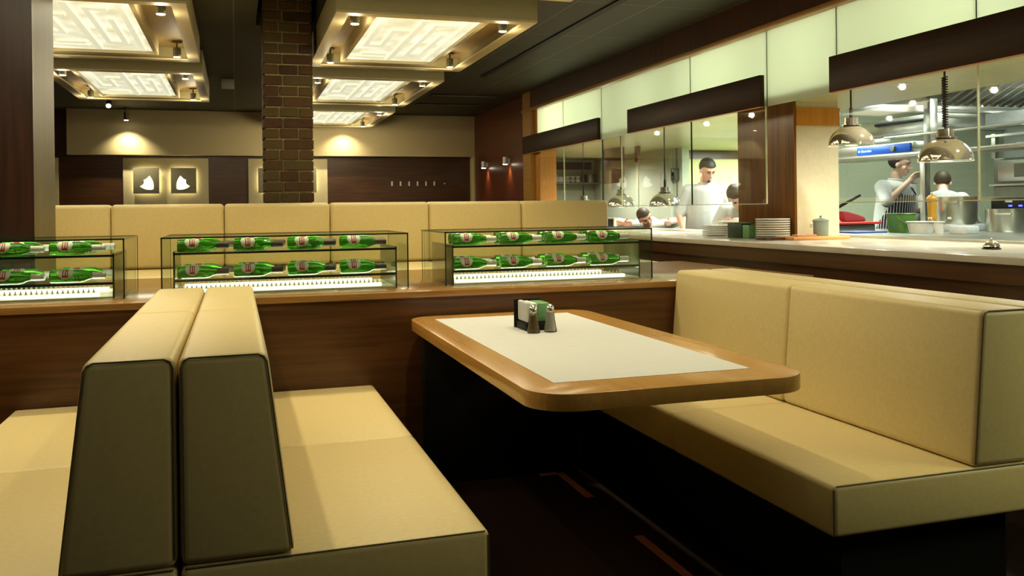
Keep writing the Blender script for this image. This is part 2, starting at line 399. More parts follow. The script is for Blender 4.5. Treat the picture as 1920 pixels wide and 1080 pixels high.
# door in the kitchen
t = bxo('door_1', (5.425, 10.40, 0), (5.45, 11.31, 1.86), M['kdoor'], None, .006); t['kind'] = 'structure'
for a, c in (((5.41, 10.33, 0), (5.45, 10.40, 1.93)), ((5.41, 11.31, 0), (5.45, 11.38, 1.93)), ((5.41, 10.40, 1.86), (5.45, 11.31, 1.93))):
    bxo('door_frame', a, c, M['kdoor'], t, .004)
bm = BM(); tube(bm, [(5.40, 10.55, 1.35), (5.37, 10.55, 1.37), (5.37, 10.55, 1.68), (5.40, 10.55, 1.70)], .012); obj('door_handle', bm, M['white'], t)
t = thing('control_box', 'grey control box on a conduit beside the white kitchen door', 'control box', (5.40, 10.22, 1.6))
bxo('box_body', (5.38, 10.165, 1.58), (5.45, 10.275, 1.74), M['steel_d'], t, .008)
bxo('dial', (5.372, 10.20, 1.64), (5.38, 10.235, 1.69), M['black'], t, .003)
bm = BM(); tube(bm, [(5.44, 10.22, 1.0), (5.44, 10.22, 2.0)], .008); obj('conduit', bm, M['steel_d'], t)
t = tag(bxo('wall_cupboard', (4.6, 10.12, 1.555), (4.66, 10.68, 1.999), M['wood_z'], None, .004), 'dark wood cupboard hung from the kitchen soffit beyond the chefs', 'cupboard')
t = tag(bxo('hanging_panel', (4.75, 9.93, 1.80), (4.79, 10.02, 1.999), M['wood_z'], None, .003), 'narrow dark wood upright hung beside the hanging cupboard', 'panel')

# ------------------------------------------------------------------ kitchen glazing (X = 3.65)
XG = 3.65
JU = [10.53, 9.605, 8.48, 6.60, 5.484, 4.716, 3.61, 2.3, 1.0]
for i in range(len(JU)-1):
    a, c = JU[i+1], JU[i]
    o = bxo('window_%d' % (i+1), (XG, a+.004, 1.955), (XG+.012, c-.004, 2.494), M['frost'])
    o['kind'] = 'structure'; o['label'] = 'frosted glass panel above the kitchen pass'
    bxo('joint', (XG-.001, a-.003, 1.955), (XG+.013, a+.003, 2.494), M['glass_edge'], o)
JL = [(10.53, 9.605), (9.605, 8.48), (8.48, 8.0), (8.0, 6.60), (6.60, 5.51), (4.716, 3.61), (3.61, 2.3), (2.3, 1.0)]
for i, (c, a) in enumerate(JL):
    o = bxo('window_%d' % (i+11), (XG, a+.004, 1.256), (XG+.010, c-.004, 1.952), M['glass'])
    o['kind'] = 'structure'; o['label'] = 'clear glass screen hanging above the counter'
    bxo('bottom_edge', (XG-.001, a+.004, 1.252), (XG+.011, c-.004, 1.257), M['edge_light'], o)
    bxo('side_edge', (XG-.001, a-.003, 1.256), (XG+.011, a+.003, 1.952), M['glass_edge'] if i in (1, 3) else M['edge_light'], o)
# dark boards across the glazing
for i, (a, c, lb) in enumerate(((8.48, 11.0, 'farthest'), (5.50, 7.75, 'middle'), (1.6, 4.73, 'nearest'))):
    o = bxo('fascia_board', (XG-.05, a, 1.953), (XG-.012, c, 2.180), M['board'], None, .003)
    tag(o, {'farthest': 'short dark wood board across the far end of the glazing', 'middle': 'dark wood board on the glazing above the standing chef', 'nearest': 'long dark wood board above the two chrome heat lamps tinted with gold reflections'}[lb], 'board', 'dark boards on the kitchen glazing')
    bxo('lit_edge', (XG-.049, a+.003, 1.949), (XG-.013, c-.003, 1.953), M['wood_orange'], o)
# downlights in the soffit; the far pair is added to brighten that end
for DX, y, lb in ((4.045, 8.032, 'above the bending chef'), (4.045, 7.041, 'above the standing chef'), (4.045, 6.367, 'beside the pier'), (4.045, 4.549, 'above the green bucket'), (4.045, 3.5, 'nearest the camera'), (4.7, 9.4, 'before the white kitchen door, added for fill'), (4.6, 11.4, 'before the far kitchen shelf, added for fill')):
    t = thing('recessed_downlight', 'small round downlight in the pass soffit ' + lb, 'downlight', (DX, y, 1.999), 'downlights in the soffit over the pass')
    bm = BM(); lathe(bm, [(.0, 1.9975), (.030, 1.9975), (.030, 2.0)], (DX, y, 0), 20); obj('lens', bm, M['lens'], t)
    bm = BM(); lathe(bm, [(.031, 1.996), (.040, 1.996), (.040, 2.0)], (DX, y, 0), 20); obj('trim_ring', bm, M['white'], t)
    light('downlight_lamp', 'SPOT', (DX, y, 1.985), (42 if y < 5 else 12) if y < 9 else 110, (1, .96, .80), t, target=(DX, y, 0), spot_size=2.9, spot_blend=.6, shadow_soft_size=.03)

# ------------------------------------------------------------------ counter
t = thing('kitchen_counter', 'long service counter with pale stone top and dark wood front below the kitchen glazing', 'counter', (3.8, 4.0, 0))
bxo('countertop', (3.25, -2.4, .965), (4.32, 10.52, 1.0), M['counter'], t, .004)
bxo('front_panel', (3.31, -2.4, 0), (3.34, 10.52, .965), M['wood_y'], t)
bxo('front_rail', (3.28, -2.4, .875), (3.31, 10.52, .965), wood('counter_rail', (.05, .018, .005), (.12, .045, .012), .3, 1), t)
bxo('body', (3.34, -2.4, 0), (4.28, 10.52, .965), M['steel_d'], t)

# ------------------------------------------------------------------ coffers
def make_coffer(x0, y0, label, lit=1.0, tint=None):
    LX, LY = 1.33, 2.16
    zb = 2.50; zt = 2.70
    t = thing('ceiling_coffer', label, 'ceiling light', (x0+LX/2, y0+LY/2, zb), 'suspended light coffers')
    x1, y1 = x0+LX, y0+LY
    bm = BM()
    box(bm, (x0, y0, zb), (x1, y0+.02, zt)); box(bm, (x0, y1-.02, zb), (x1, y1, zt))
    box(bm, (x0, y0+.02, zb), (x0+.02, y1-.02, zt)); box(bm, (x1-.02, y0+.02, zb), (x1, y1-.02, zt))
    box(bm, (x0+.02, y0+.02, zt-.02), (x1-.02, y1-.02, zt))
    obj('fascia', bm, M['coffer_out'], t)
    bm = BM(); w = .085
    box(bm, (x0, y0, zb-.014), (x1, y0+w, zb)); box(bm, (x0, y1-w, zb-.014), (x1, y1, zb))
    box(bm, (x0, y0+w, zb-.014), (x0+w, y1-w, zb)); box(bm, (x1-w, y0+w, zb-.014), (x1, y1-w, zb))
    obj('rim', bm, M['coffer'], t)
    zr = 2.60
    bxo('tray', (x0+.02, y0+.02, zr), (x1-.02, y1-.02, zr+.02), M['cream_dark'], t)
    px0, px1, py0, py1 = x0+.27, x0+1.00, y0+.13, y0+1.90
    bm = BM(); f = .03
    for a, c in (((px0-f, py0-f), (px1+f, py0)), ((px0-f, py1), (px1+f, py1+f)), ((px0-f, py0), (px0, py1)), ((px1, py0), (px1+f, py1))):
        box(bm, (a[0], a[1], zb-.004), (c[0], c[1], zr))
    obj('lightbox_frame', bm, M['coffer'], t)
    bm = BM(); box(bm, (px0, py0, zb+.02), (px1, py1, zb+.026)); obj('light_panel', bm, M['panel_emit'], t)
    # raised key-pattern strips
    bm = BM()
    def st(a, b_, c, d): box(bm, (px0+a*.73, py0+b_*1.77, zb+.004), (px0+c*.73, py0+d*1.77, zb+.02))
    pat = [(.08, .10, .13, .62), (.13, .57, .30, .62), (.25, .25, .30, .57), (.30, .25, .42, .29), (.45, .05, .51, .95), (.60, .12, .65, .80),
           (.65, .75, .80, .80), (.75, .30, .80, .75), (.88, .05, .93, .95), (.13, .78, .40, .82), (.65, .12, .80, .16), (.02, .86, .40, .90)]
    for q in pat: st(*q)
    obj('relief_strip', bm, M['relief'], t)
    l = light('coffer_lamp', 'AREA', (x0+.635, y0+1.015, zb-.02), 7*lit, tint or WARMW, t, target=(x0+.635, y0+1.015, 0), shape='RECTANGLE', size=.7, size_y=1.7)
    for (sx, sy, tx, ty) in ((.15, .28, .05, 0), (.15, 1.86, 0, 0.1), (1.17, .28, 0, 0), (1.17, 1.86, 0, .1)):
        X, Y = x0+sx, y0+sy
        hd = thing('spot_light', None, None, (X, Y, zr)); hd.parent = t; hd.location = Vector((X, Y, zr))-wloc(t)
        bm = BM(); lathe(bm, [(.036, zr-.012), (.036, zr)], (X, Y, 0), 18); tube(bm, [(X, Y, zr-.012), (X, Y, zr-.055)], .007); obj('bracket', bm, M['fixture'], hd)
        bm = BM(); lathe(bm, [(.020, zr-.050), (.030, zr-.055), (.031, zr-.125), (.027, zr-.125)], (X, Y, 0), 20); obj('lamp_can', bm, M['steel_d'], hd)
        bm = BM(); lathe(bm, [(.0, zr-.122), (.026, zr-.122), (.026, zr-.127), (.0, zr-.131)], (X, Y, 0), 20); obj('lens', bm, M['lens'], hd)
        light('spot_lamp', 'SPOT', (X, Y, zr-.14), 34*lit*(1.45 if y0 < 4 else 1.0), tint or WARM, t, target=(X+tx, Y+ty, 0), spot_size=1.6, spot_blend=.6, shadow_soft_size=.03)
        light('spot_spill', 'POINT', (X, Y, zr-.155), 2.8*lit, tint or WARM, t, shadow_soft_size=.03)
    for q in ((.2, .3), (LX-.2, .3), (.2, LY-.3), (LX-.2, LY-.3)): 
        bm = BM(); tube(bm, [(x0+q[0], y0+q[1], zt), (x0+q[0], y0+q[1], ZC)], .01); obj('hanger', bm, M['black'], t)
    return t
RX, LXX = .615, -1.60
make_coffer(RX, 5.58, 'large cream ceiling coffer with lit panel, nearest one right of the brick pillar')
make_coffer(RX, 8.35, 'cream ceiling coffer with lit panel, second back on the right of the brick pillar', 1.4)
make_coffer(RX, 11.10, 'small-looking cream ceiling coffer with lit panel, farthest back on the right of the brick pillar', 2.4)
make_coffer(LXX, 5.58, 'large cream ceiling coffer with lit panel, nearest one left of the brick pillar')
make_coffer(LXX, 8.35, 'cream ceiling coffer with lit panel, farther back on the left of the brick pillar', 1.6)
# the same row continues over the booths, above the frame
make_coffer(RX, 2.81, 'cream ceiling coffer hanging directly over the white-topped table', 1.0)
make_coffer(LXX, 2.72, 'cream ceiling coffer hanging over the left booth', 1.0)
make_coffer(RX, .04, 'cream ceiling coffer added for fill light, unseen above the camera on the right', .035, (1, .84, .42))  # unseen pair above the camera, added as fill for the bench ends
make_coffer(LXX, .04, 'cream ceiling coffer added for fill light, unseen above the camera on the left', .012, (1, .82, .36))

# ceiling odds and ends
def ceil_spot(x, y, z, tgt, label, e, ang=1.25):
    t = thing('ceiling_spotlight', label, 'spotlight', (x, y, ZC), 'spotlights on the dark ceiling')
    bm = BM(); lathe(bm, [(.04, ZC-.02), (.04, ZC-.001)], (x, y, 0), 18); tube(bm, [(x, y, ZC-.02), (x, y, z+.03)], .008); obj('bracket', bm, M['fixture'], t)
    d = (Vector(tgt)-Vector((x, y, z))).normalized(); p = Vector((x, y, z))
    bm = BM(); tube(bm, [p-d*.02, p+d*.09], .032, 18); obj('lamp_can', bm, M['fixture'], t)
    bm = BM(); tube(bm, [p+d*.088, p+d*.096], .027, 18); obj('lens', bm, M['lens'], t)
    light('spot_lamp', 'SPOT', p+d*.11, e, WARMW, t, target=tgt, spot_size=ang, spot_blend=1.0, shadow_soft_size=.02)
ceil_spot(-1.48, 11.878, 2.62, (-1.4, 8, 0), 'ceiling spotlight facing the camera, left of the wall washer', 20)
ceil_spot(-1.475, 13.60, 2.665, (-1.475, 13.62, 1.0), 'ceiling spotlight washing the cream fascia with a bright pool', 70, 2.0)
ceil_spot(1.60, 13.58, 2.665, (1.60, 13.60, 1.0), 'added ceiling spotlight hidden behind the farthest coffer, washing the cream fascia', 60, 2.1)  # hidden lamp added to brighten the fascia
t = thing('ceiling_sensor', 'small cream box on the ceiling between the coffers and brick pillar', 'sensor', (-.07, 10.5, ZC-.01))
bxo('housing', (-.14, 10.44, ZC-.10), (0, 10.56, ZC-.001), M['laminate'], t, .008)
bxo('sensor_head', (-.10, 10.60, ZC-.06), (-.02, 10.68, ZC-.001), M['black'], t, .01)
for y, lb in ((11.3, 'nearer'), (12.3, 'farther')):
    t = thing('air_diffuser', 'faint grey linear air diffuser in the far ceiling, the %s one' % lb, 'air vent', (2.9, y, ZC), 'air diffusers')
    bxo('housing', (2.45, y-.06, ZC-.010), (3.35, y+.06, ZC-.001), M['black'], t)
    for k in range(3): bxo('slat', (2.46, y-.045+k*.035, ZC-.014), (3.34, y-.035+k*.035, ZC-.010), M['steel_d'], t)

# sconces
for y, lb in ((13.035, 'the one nearer the back wall'), (11.9, 'the one nearer the kitchen glazing')):
    t = thing('wall_sconce', 'small up-and-down wall lamp on the red wood wall, ' + lb, 'wall lamp', (3.64, y, 1.9), 'wall lamps on the red wood wall')
    bm = BM(); lathe(bm, [(.036, 1.875), (.036, 1.975)], (3.64, y, 0), 20); obj('lamp_body', bm, M['steel_l'], t)
    bxo('wall_plate', (3.67, y-.03, 1.89), (3.709, y+.03, 1.96), M['steel_l'], t, .004)
    bm = BM(); lathe(bm, [(0, 1.868), (.033, 1.868), (.033, 1.876)], (3.64, y, 0), 20); obj('lens', bm, M['lens'], t)
    light('sconce_lamp', 'SPOT', (3.665, y, 1.86), 9, (1, .72, .42), t, target=(3.69, y, 1.0), spot_size=1.5, spot_blend=.8, shadow_soft_size=.02)
    light('sconce_lamp', 'SPOT', (3.69, y, 1.985), 2.2, (1, .5, .22), t, target=(3.70, y, 2.6), spot_size=.35, spot_blend=.8, shadow_soft_size=.005)

# backlit niche panels with square plaques
def fan_pts(cx, cz, s, m):
    # quarter fan: tip, arc, tip
    pts = []
    for k in range(13):
        a = math.radians(200+k*(85/12)); pts.append((cx+m*(.55*s+1.15*s*math.cos(a)), cz+.42*s+1.15*s*math.sin(a)))
    pts += [(cx+m*.42*s, cz+.62*s), (cx+m*(.20*s), cz+.34*s), (cx-m*.02*s, cz+.10*s), (cx-m*.18*s, cz+.22*s), (cx-m*.26*s, cz+.05*s)]
    return pts
for i, (x0, x1, lb) in enumerate(((-1.56, -.385, 'to the left of the brick pillar'), (.185, 1.363, 'directly behind the brick pillar'), (-3.60, -2.41, 'mostly hidden by the left column'))):
    t = thing('wall_panel', 'cream wall panel with two backlit square plaques ' + lb, 'wall panel', ((x0+x1)/2, 13.9, 1.0), 'cream panels on the dark back wall')
    bxo('backing', (x0, 13.90, 1.0), (x1, 13.949, 2.05), M['niche'], t, .004)
    for j, (dx, m_) in enumerate(((.142, 1), (.653, -1))):
        a = x0+dx; c = a+.353
        bxo('backlight', (a+.02, 13.885, 1.55), (c-.02, 13.899, 1.885), M['halo'], t)
        q = bxo('plaque', (a, 13.84, 1.53), (c, 13.855, 1.905), M['plaque'], t, .002)
        bm = BM(); mx_ = (a+c)/2
        # sail-like lit shape
        s = .16
        pts = [(mx_-m_*-.06, 1.60)]
        px = lambda u: mx_+m_*u
        arc = []
        P0, P1, P2 = (.03*1+.0, 1.80), (.125, 1.72), (.10, 1.585)
        for k in range(9):
            tt = k/8; arc.append((px((1-tt)**2*.045+2*(1-tt)*tt*.115+tt*tt*.095), (1-tt)**2*1.79+2*(1-tt)*tt*1.70+tt*tt*1.595))
        bot = [(px(.06), 1.585), (px(0), 1.59), (px(-.05), 1.61), (px(-.085), 1.635)]
        top = [(px(-.04), 1.665), (px(-.028), 1.70), (px(-.035), 1.73), (px(-.015), 1.735), (px(.0), 1.745)]
        prism(bm, arc+bot+top, 1, 13.836, 13.8405)
        obj('cutout', bm, M['cut'], q)
        light('plaque_lamp', 'AREA', (mx_, 13.86, 1.718), 2.2, (1, .9, .6), t, target=(mx_, 13.95, 1.718), shape='SQUARE', size=.33)
# six small bright hooks on the dark wall
for i in range(6):
    x = 2.377+i*.137
    t = thing('coat_hook', 'slim pale hook on the dark back wall, %s from the left' % ['first', 'second', 'third', 'fourth', 'fifth', 'sixth'][i], 'hook', (x, 13.93, 1.66), 'row of hooks on the dark back wall')
    bxo('back_plate', (x-.012, 13.93, 1.63), (x+.012, 13.949, 1.70), M['white'], t, .002)
    bm = BM(); tube(bm, [(x, 13.93, 1.69), (x, 13.905, 1.685), (x, 13.90, 1.70)], .006); obj('peg', bm, M['white'], t)
tag(bxo('wall_button', (3.22, 13.935, 1.655), (3.245, 13.949, 1.675), M['white'], None, .002), 'tiny pale button at the right end of the hook row', 'button')
light('hook_row_light', 'SPOT', (2.9, 12.9, 2.7), 3, WARM, None, target=(2.8, 13.95, 1.66), spot_size=.6, spot_blend=.9)

# ------------------------------------------------------------------ columns
t = thing('wood_column', 'dark wood-clad square column standing on the divider at the left edge', 'column', (-1.36, 5.2, 0))
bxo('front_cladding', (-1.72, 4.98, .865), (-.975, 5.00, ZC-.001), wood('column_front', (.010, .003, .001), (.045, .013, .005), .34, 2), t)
bxo('core', (-1.72, 5.00, .865), (-.985, 5.53, ZC-.001), M['wood_z'], t)
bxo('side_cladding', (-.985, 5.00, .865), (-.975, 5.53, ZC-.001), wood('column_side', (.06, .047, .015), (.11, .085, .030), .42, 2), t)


t = thing('brick_pillar', 'square old-brick pillar rising from behind the long banquette', 'pillar', (.39, 7.12, 0))
px0, px1, py0, py1 = .212, .575, 6.95, 7.30
bm = BM(); box(bm, (px0+.012, py0+.012, 0), (px1-.012, py1-.012, 3.29)); obj('mortar', bm, M['mortar'], t)
bm = BM(); tl = bm.faces.layers.float.new('tone') if False else None
h = .0815; z = .005; k = 0; tones = []
while z+h < 3.29:
    A = [(0, .31), (.31, .71), (.71, 1)] if k % 2 == 0 else [(0, .39), (.39, 1)]
    for side in range(4):
        for (u0, u1) in A:
            j = lambda s=.004: random.uniform(-s, s)
            g = .0055; z0, z1 = z+.006+j(.002), z+h-.006+j(.002)
            ln = (px1-px0) if side in (0, 2) else (py1-py0)
            s0, s1 = u0*ln+g, u1*ln-g
            if u0 == 0: s0 = -.002+j(.003)
            if u1 == 1: s1 = ln+.002+j(.003)
            out = .004+random.uniform(0, .008)
            nv = len(bm.verts)
            if side == 0: v = box(bm, (px0+s0, py0-out, z0), (px0+s1, py0+.05, z1))
            elif side == 2: v = box(bm, (px0+s0, py1-.05, z0), (px0+s1, py1+out, z1))
            elif side == 1: v = box(bm, (px1-.05, py0+max(s0, .055), z0), (px1+out*.6, py0+min(s1, ln-.055), z1))
            else: v = box(bm, (px0-out*.6, py0+max(s0, .055), z0), (px0+.05, py0+min(s1, ln-.055), z1))
            tones.append(random.random()*.85)
    z += h; k += 1
o = obj('brickwork', bm, M['brick'], t, smooth=False)
at = o.data.attributes.new('tone', 'FLOAT', 'FACE')
for i, f in enumerate(o.data.polygons): at.data[i].value = tones[i//6] if i//6 < len(tones) else .5
md = o.modifiers.new('bevel', 'BEVEL'); md.width = .005; md.segments = 2

# ------------------------------------------------------------------ divider
t = thing('divider_wall', 'low dark wood divider with a glossy walnut top behind the table', 'divider', (.5, 4.75, 0))
bxo('top', (-4.9, 4.02, .834), (2.95, 5.50, .864), M['wood_top'], t, .003)
bxo('front_panel', (-4.9, 4.03, 0), (2.90, 4.06, .834), M['wood_x'], t)
bxo('body', (-4.9, 4.06, 0), (2.90, 5.48, .834), M['wood_x'], t)

# ------------------------------------------------------------------ booth benches
def piping(pts, parent, r=.0022):
    bm = BM(); tube(bm, pts, r, 6); obj('piping', bm, M['piping'], parent)
def bench(name, label, xs, xf, xb_top, xb_bot, xc, group, y0=2.09, y1=4.015, rear=None):
    """xf seat front x, xc hidden back plane x, xb_* front of the backrest"""
    t = thing(name, label, 'bench', ((xf+xc)/2, (y0+y1)/2, 0), group)
    s = 1 if xf > xc else -1
    ym = (y0+y1)/2+.005
    zS, zB = .45, .92
    for a, c in ((y0, ym-.001), (ym+.001, y1)):
        bm = BM(); lo, hi = sorted((xc+s*.002, xf)); box(bm, (lo, a, .30), (hi, c, zS), .016, 3)
        o = obj('seat_cushion', bm, M['leather'], t)
        if a == y0:
            lo, hi = sorted((xc+s*.01, xf-s*.012)); y = a+.003
            piping([(lo, y, zS-.003), (hi, y, zS-.003)], o)
            piping([(xf-s*.003, y, .31), (xf-s*.003, y, zS-.012)], o)
        bm = BM(); pts = [(xc+s*.001, zS+.001), (xb_bot, zS+.001), (xb_top, zB), (xc+s*.001, zB)]
        prism(bm, pts, 1, a, c, .020, 4)
        o = obj('backrest', bm, M['leather'], t)
        if a == y0:
            y = a+.002
            f = lambda u: (xb_bot+(xb_top-xb_bot)*u, zS+(zB-zS)*u)
            P_ = [f(.03), f(.5), f(.955)]
            piping([(p[0]-s*.005, y, p[1]) for p in P_]+[(xb_top-s*.009, y, zB-.010), (xb_top-s*.022, y, zB-.004), (xc+s*.024, y, zB-.004), (xc+s*.012, y, zB-.010), (xc+s*.006, y, zB-.025), (xc+s*.006, y, zS+.02)], o)
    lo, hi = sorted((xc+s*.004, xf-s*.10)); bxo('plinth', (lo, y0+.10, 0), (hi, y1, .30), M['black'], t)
    if rear is not None:
        lo, hi = sorted((xc-s*.002, rear)); bxo('rear_panel', (lo, y0, .30), (hi, y1, zB), M['leather'], t, .016, 3)
    return t
G = 'cream leather booth benches'
bench('booth_bench', 'cream leather bench directly left of the white-topped table', 0, .588, .066, .122, -.128, G)
bench('booth_bench', 'cream leather bench at the left edge, facing away from the table', 0, -.87, -.322, -.378, -.132, G)
bench('booth_bench', 'cream leather bench right of the table, before the service counter', 0, 1.590, 2.125, 2.085, 2.31, G, rear=2.46)

# far banquette
t = thing('banquette', 'long cream banquette of tall cushions behind the bottle cases', 'banquette', (.9, 6.2, 0))
seams = [-1.60, -.822, -.080, .662, 1.404, 2.146, 2.888]
for a, c in zip(seams, seams[1:]):
    bxo('back_cushion', (a+.001, 6.58, .852), (c-.001, 6.78, 1.303), M['leather'], t, .03, 4)
    bxo('seat_cushion', (a+.001, 5.52, .72), (c-.001, 6.58, .852), M['leather'], t, .02, 3)
bxo('plinth', (-1.60, 5.60, 0), (2.888, 6.76, .72), M['wood_x'], t)

# strips painting the light that reaches the floor past table and bench
for a, c, lb in (((1.415, 3.50, .001), (1.450, 3.87, .003), 'reddish strip of painted light on the floor under the table, running to the divider'), ((1.33, 3.845, .0031), (1.414, 3.88, .005), 'short reddish cross strip of painted light on the floor under the table'), ((1.415, 2.0, .001), (1.450, 3.03, .003), 'reddish strip of painted light on the floor, beside the right bench')):
    tag(bxo('floor_light_strip', a, c, simple('lit_floor_tone', (.30, .10, .03), .6)), lb, 'floor strip', 'painted light strips on the floor')
# ------------------------------------------------------------------ table
t = thing('booth_table', 'table with oak rim, rounded corners and white laminate top', 'table', (1.17, 3.08, 0))
def rrect(x0, y0, x1, y1, r, n=10):
    pts = []
    for cx, cy, a0 in ((x1-r, y1-r, 0), (x0+r, y1-r, 90), (x0+r, y0+r, 180), (x1-r, y0+r, 270)):
        for k in range(n+1):
            a = math.radians(a0+90*k/n); pts.append((cx+r*math.cos(a), cy+r*math.sin(a)))
    return pts
bm = BM(); prism(bm, rrect(.742, 2.165, 1.602, 4.005, .13), 2, .703, .750, .002, 2); o = obj('tabletop', bm, M['wood_edge'], t)
bm = BM(); box(bm, (.845, 2.322, .748), (1.476, 3.865, .7512)); obj('laminate_inset', bm, M['laminate'], t)
bxo('shade_panel', (.80, 3.90, 0), (1.56, 3.96, .703), M['black'], t, .004)  # black panel added for the shade under the table; also carries the top
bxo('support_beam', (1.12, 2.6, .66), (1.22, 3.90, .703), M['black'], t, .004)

# condiments
t = thing('card_holder', 'small dark holder packed with white and green sachets on the table', 'condiment holder', (1.185, 3.41, .7512))
t.rotation_euler = (0, 0, 0)
bxo('tray', (1.098, 3.335, .7512), (1.208, 3.465, .782), M['black'], t, .002)
bxo('back_plate', (1.090, 3.466, .752), (1.210, 3.471, .868), M['black'], t, .002)
o = bxo('sachet_row', (1.103, 3.338, .783), (1.124, 3.46, .866), M['laminate'], t, .008, 3)
o2 = bxo('sachet_row', (1.127, 3.342, .783), (1.150, 3.46, .862), M['label'], t, .008, 3)
o3 = bxo('sachet_row', (1.153, 3.350, .783), (1.204, 3.46, .861), M['green_l'], t, .006, 3)
o3['label'] = 'green packets'
me = text_mesh('CONDIMENTS', .011)
tx = bpy.data.objects.new('lettering', me); COL.objects.link(tx); me.materials.append(M['black']); tx.parent = o2
tx.rotation_euler = (PI/2, -PI/2, 0); tx.location = Vector((1.1385, 3.3412, .823))-wloc(t)
def shaker(x, y, fill, label):
    t = thing('shaker', label, 'shaker', (x, y, .7512), 'salt and pepper shakers'); z = .7512
    bm = BM(); lathe(bm, [(.0, z), (.0245, z), (.0265, z+.006), (.024, z+.018), (.0185, z+.05), (.0155, z+.082)], (x, y, 0), 12); obj('glass_body', bm, M['glassware'], t)
    bm = BM(); lathe(bm, [(.0, z+.004), (.021, z+.006), (.0205, z+.02), (.0155, z+.05), (.0125, z+(.066 if fill is M['pepper'] else .08)), (0, z+(.07 if fill is M['pepper'] else .081))], (x, y, 0), 12); obj('contents', bm, fill, t)
    bm = BM(); lathe(bm, [(.016, z+.080), (.0165, z+.092), (.013, z+.102), (.006, z+.109), (0, z+.111)], (x, y, 0), 20); obj('cap', bm, M['chrome_c'], t)
shaker(1.112, 3.285, M['pepper'], 'glass pepper shaker with chrome cap, in front of the sachet holder')
shaker(1.185, 3.290, M['salt'], 'glass salt shaker with chrome cap, right of the pepper')

# ------------------------------------------------------------------ bottle cases
def make_bottle(name, label, group, dark):
    """lying along +X, base at x=0, axis height .031"""
    t = thing(name, label, 'bottle', (0, 0, 0), group)
    R = .030
    bm = BM(); lathe(bm, [(.0, .006), (.022, .001), (R-.002, .003), (R, .010), (R, .125), (.027, .142), (.018, .162), (.014, .180), (.0128, .215), (.0128, .222)], (0, 0, .031), 24, 0)
    obj('glass_body', bm, M['bottle'], t)
    # label: patch wrapped around the front-upper side, shield outline
    def patch(x0, x1, r, a0, a1, mat, nm_, par, shape=None, n=10):
        bm = BM(); g = []
        nx = 10
        for i in range(nx+1):
            u = i/nx; row = []
            hw = shape(u) if shape else 1
            for j in range(n+1):
                v = (j/n-.5)*hw+.5
                a = math.radians(a0+(a1-a0)*v)
                row.append(bm.verts.new((x0+(x1-x0)*u, -r*math.cos(a), .031+r*math.sin(a))))
            g.append(row)
        for i in range(nx):
            for j in range(n): bm.faces.new((g[i][j], g[i+1][j], g[i+1][j+1], g[i][j+1]))
        bmesh.ops.remove_doubles(bm, verts=bm.verts, dist=1e-6)
        o = obj(nm_, bm, mat, par); 
        md = o.modifiers.new('thick', 'SOLIDIFY'); md.thickness = .0004; md.offset = 1
        return o
    oval = lambda u: math.sqrt(max(0.0004, 1-(2*u-1)**2))
    lb = patch(.032, .100, R+.0004, -25, 105, M['label'], 'label', t, oval)
    e = patch(.055, .078, R+.0010, -8, 75, M['red'], 'emblem', lb)
    e2 = patch(.060, .065, R+.0016, 5, 60, M['label'], 'emblem_mark', lb); patch(.070, .074, R+.0016, 5, 60, M['label'], 'emblem_mark', lb)
    patch(.172, .212, .0150, -180, 180, M['darklabel'] if dark else M['label'], 'neck_label', t, None, 20)
    bm = BM(); lathe(bm, [(.0150, .212), (.0155, .214), (.0155, .226), (.012, .228), (0, .228)], (0, 0, .031), 18, 0)
    obj('cap', bm, M['darklabel'] if dark else M['label'], t)
    return t
ORD = ['first', 'second', 'third', 'fourth']
protos = {}
for dark in (True, False): protos[dark] = None
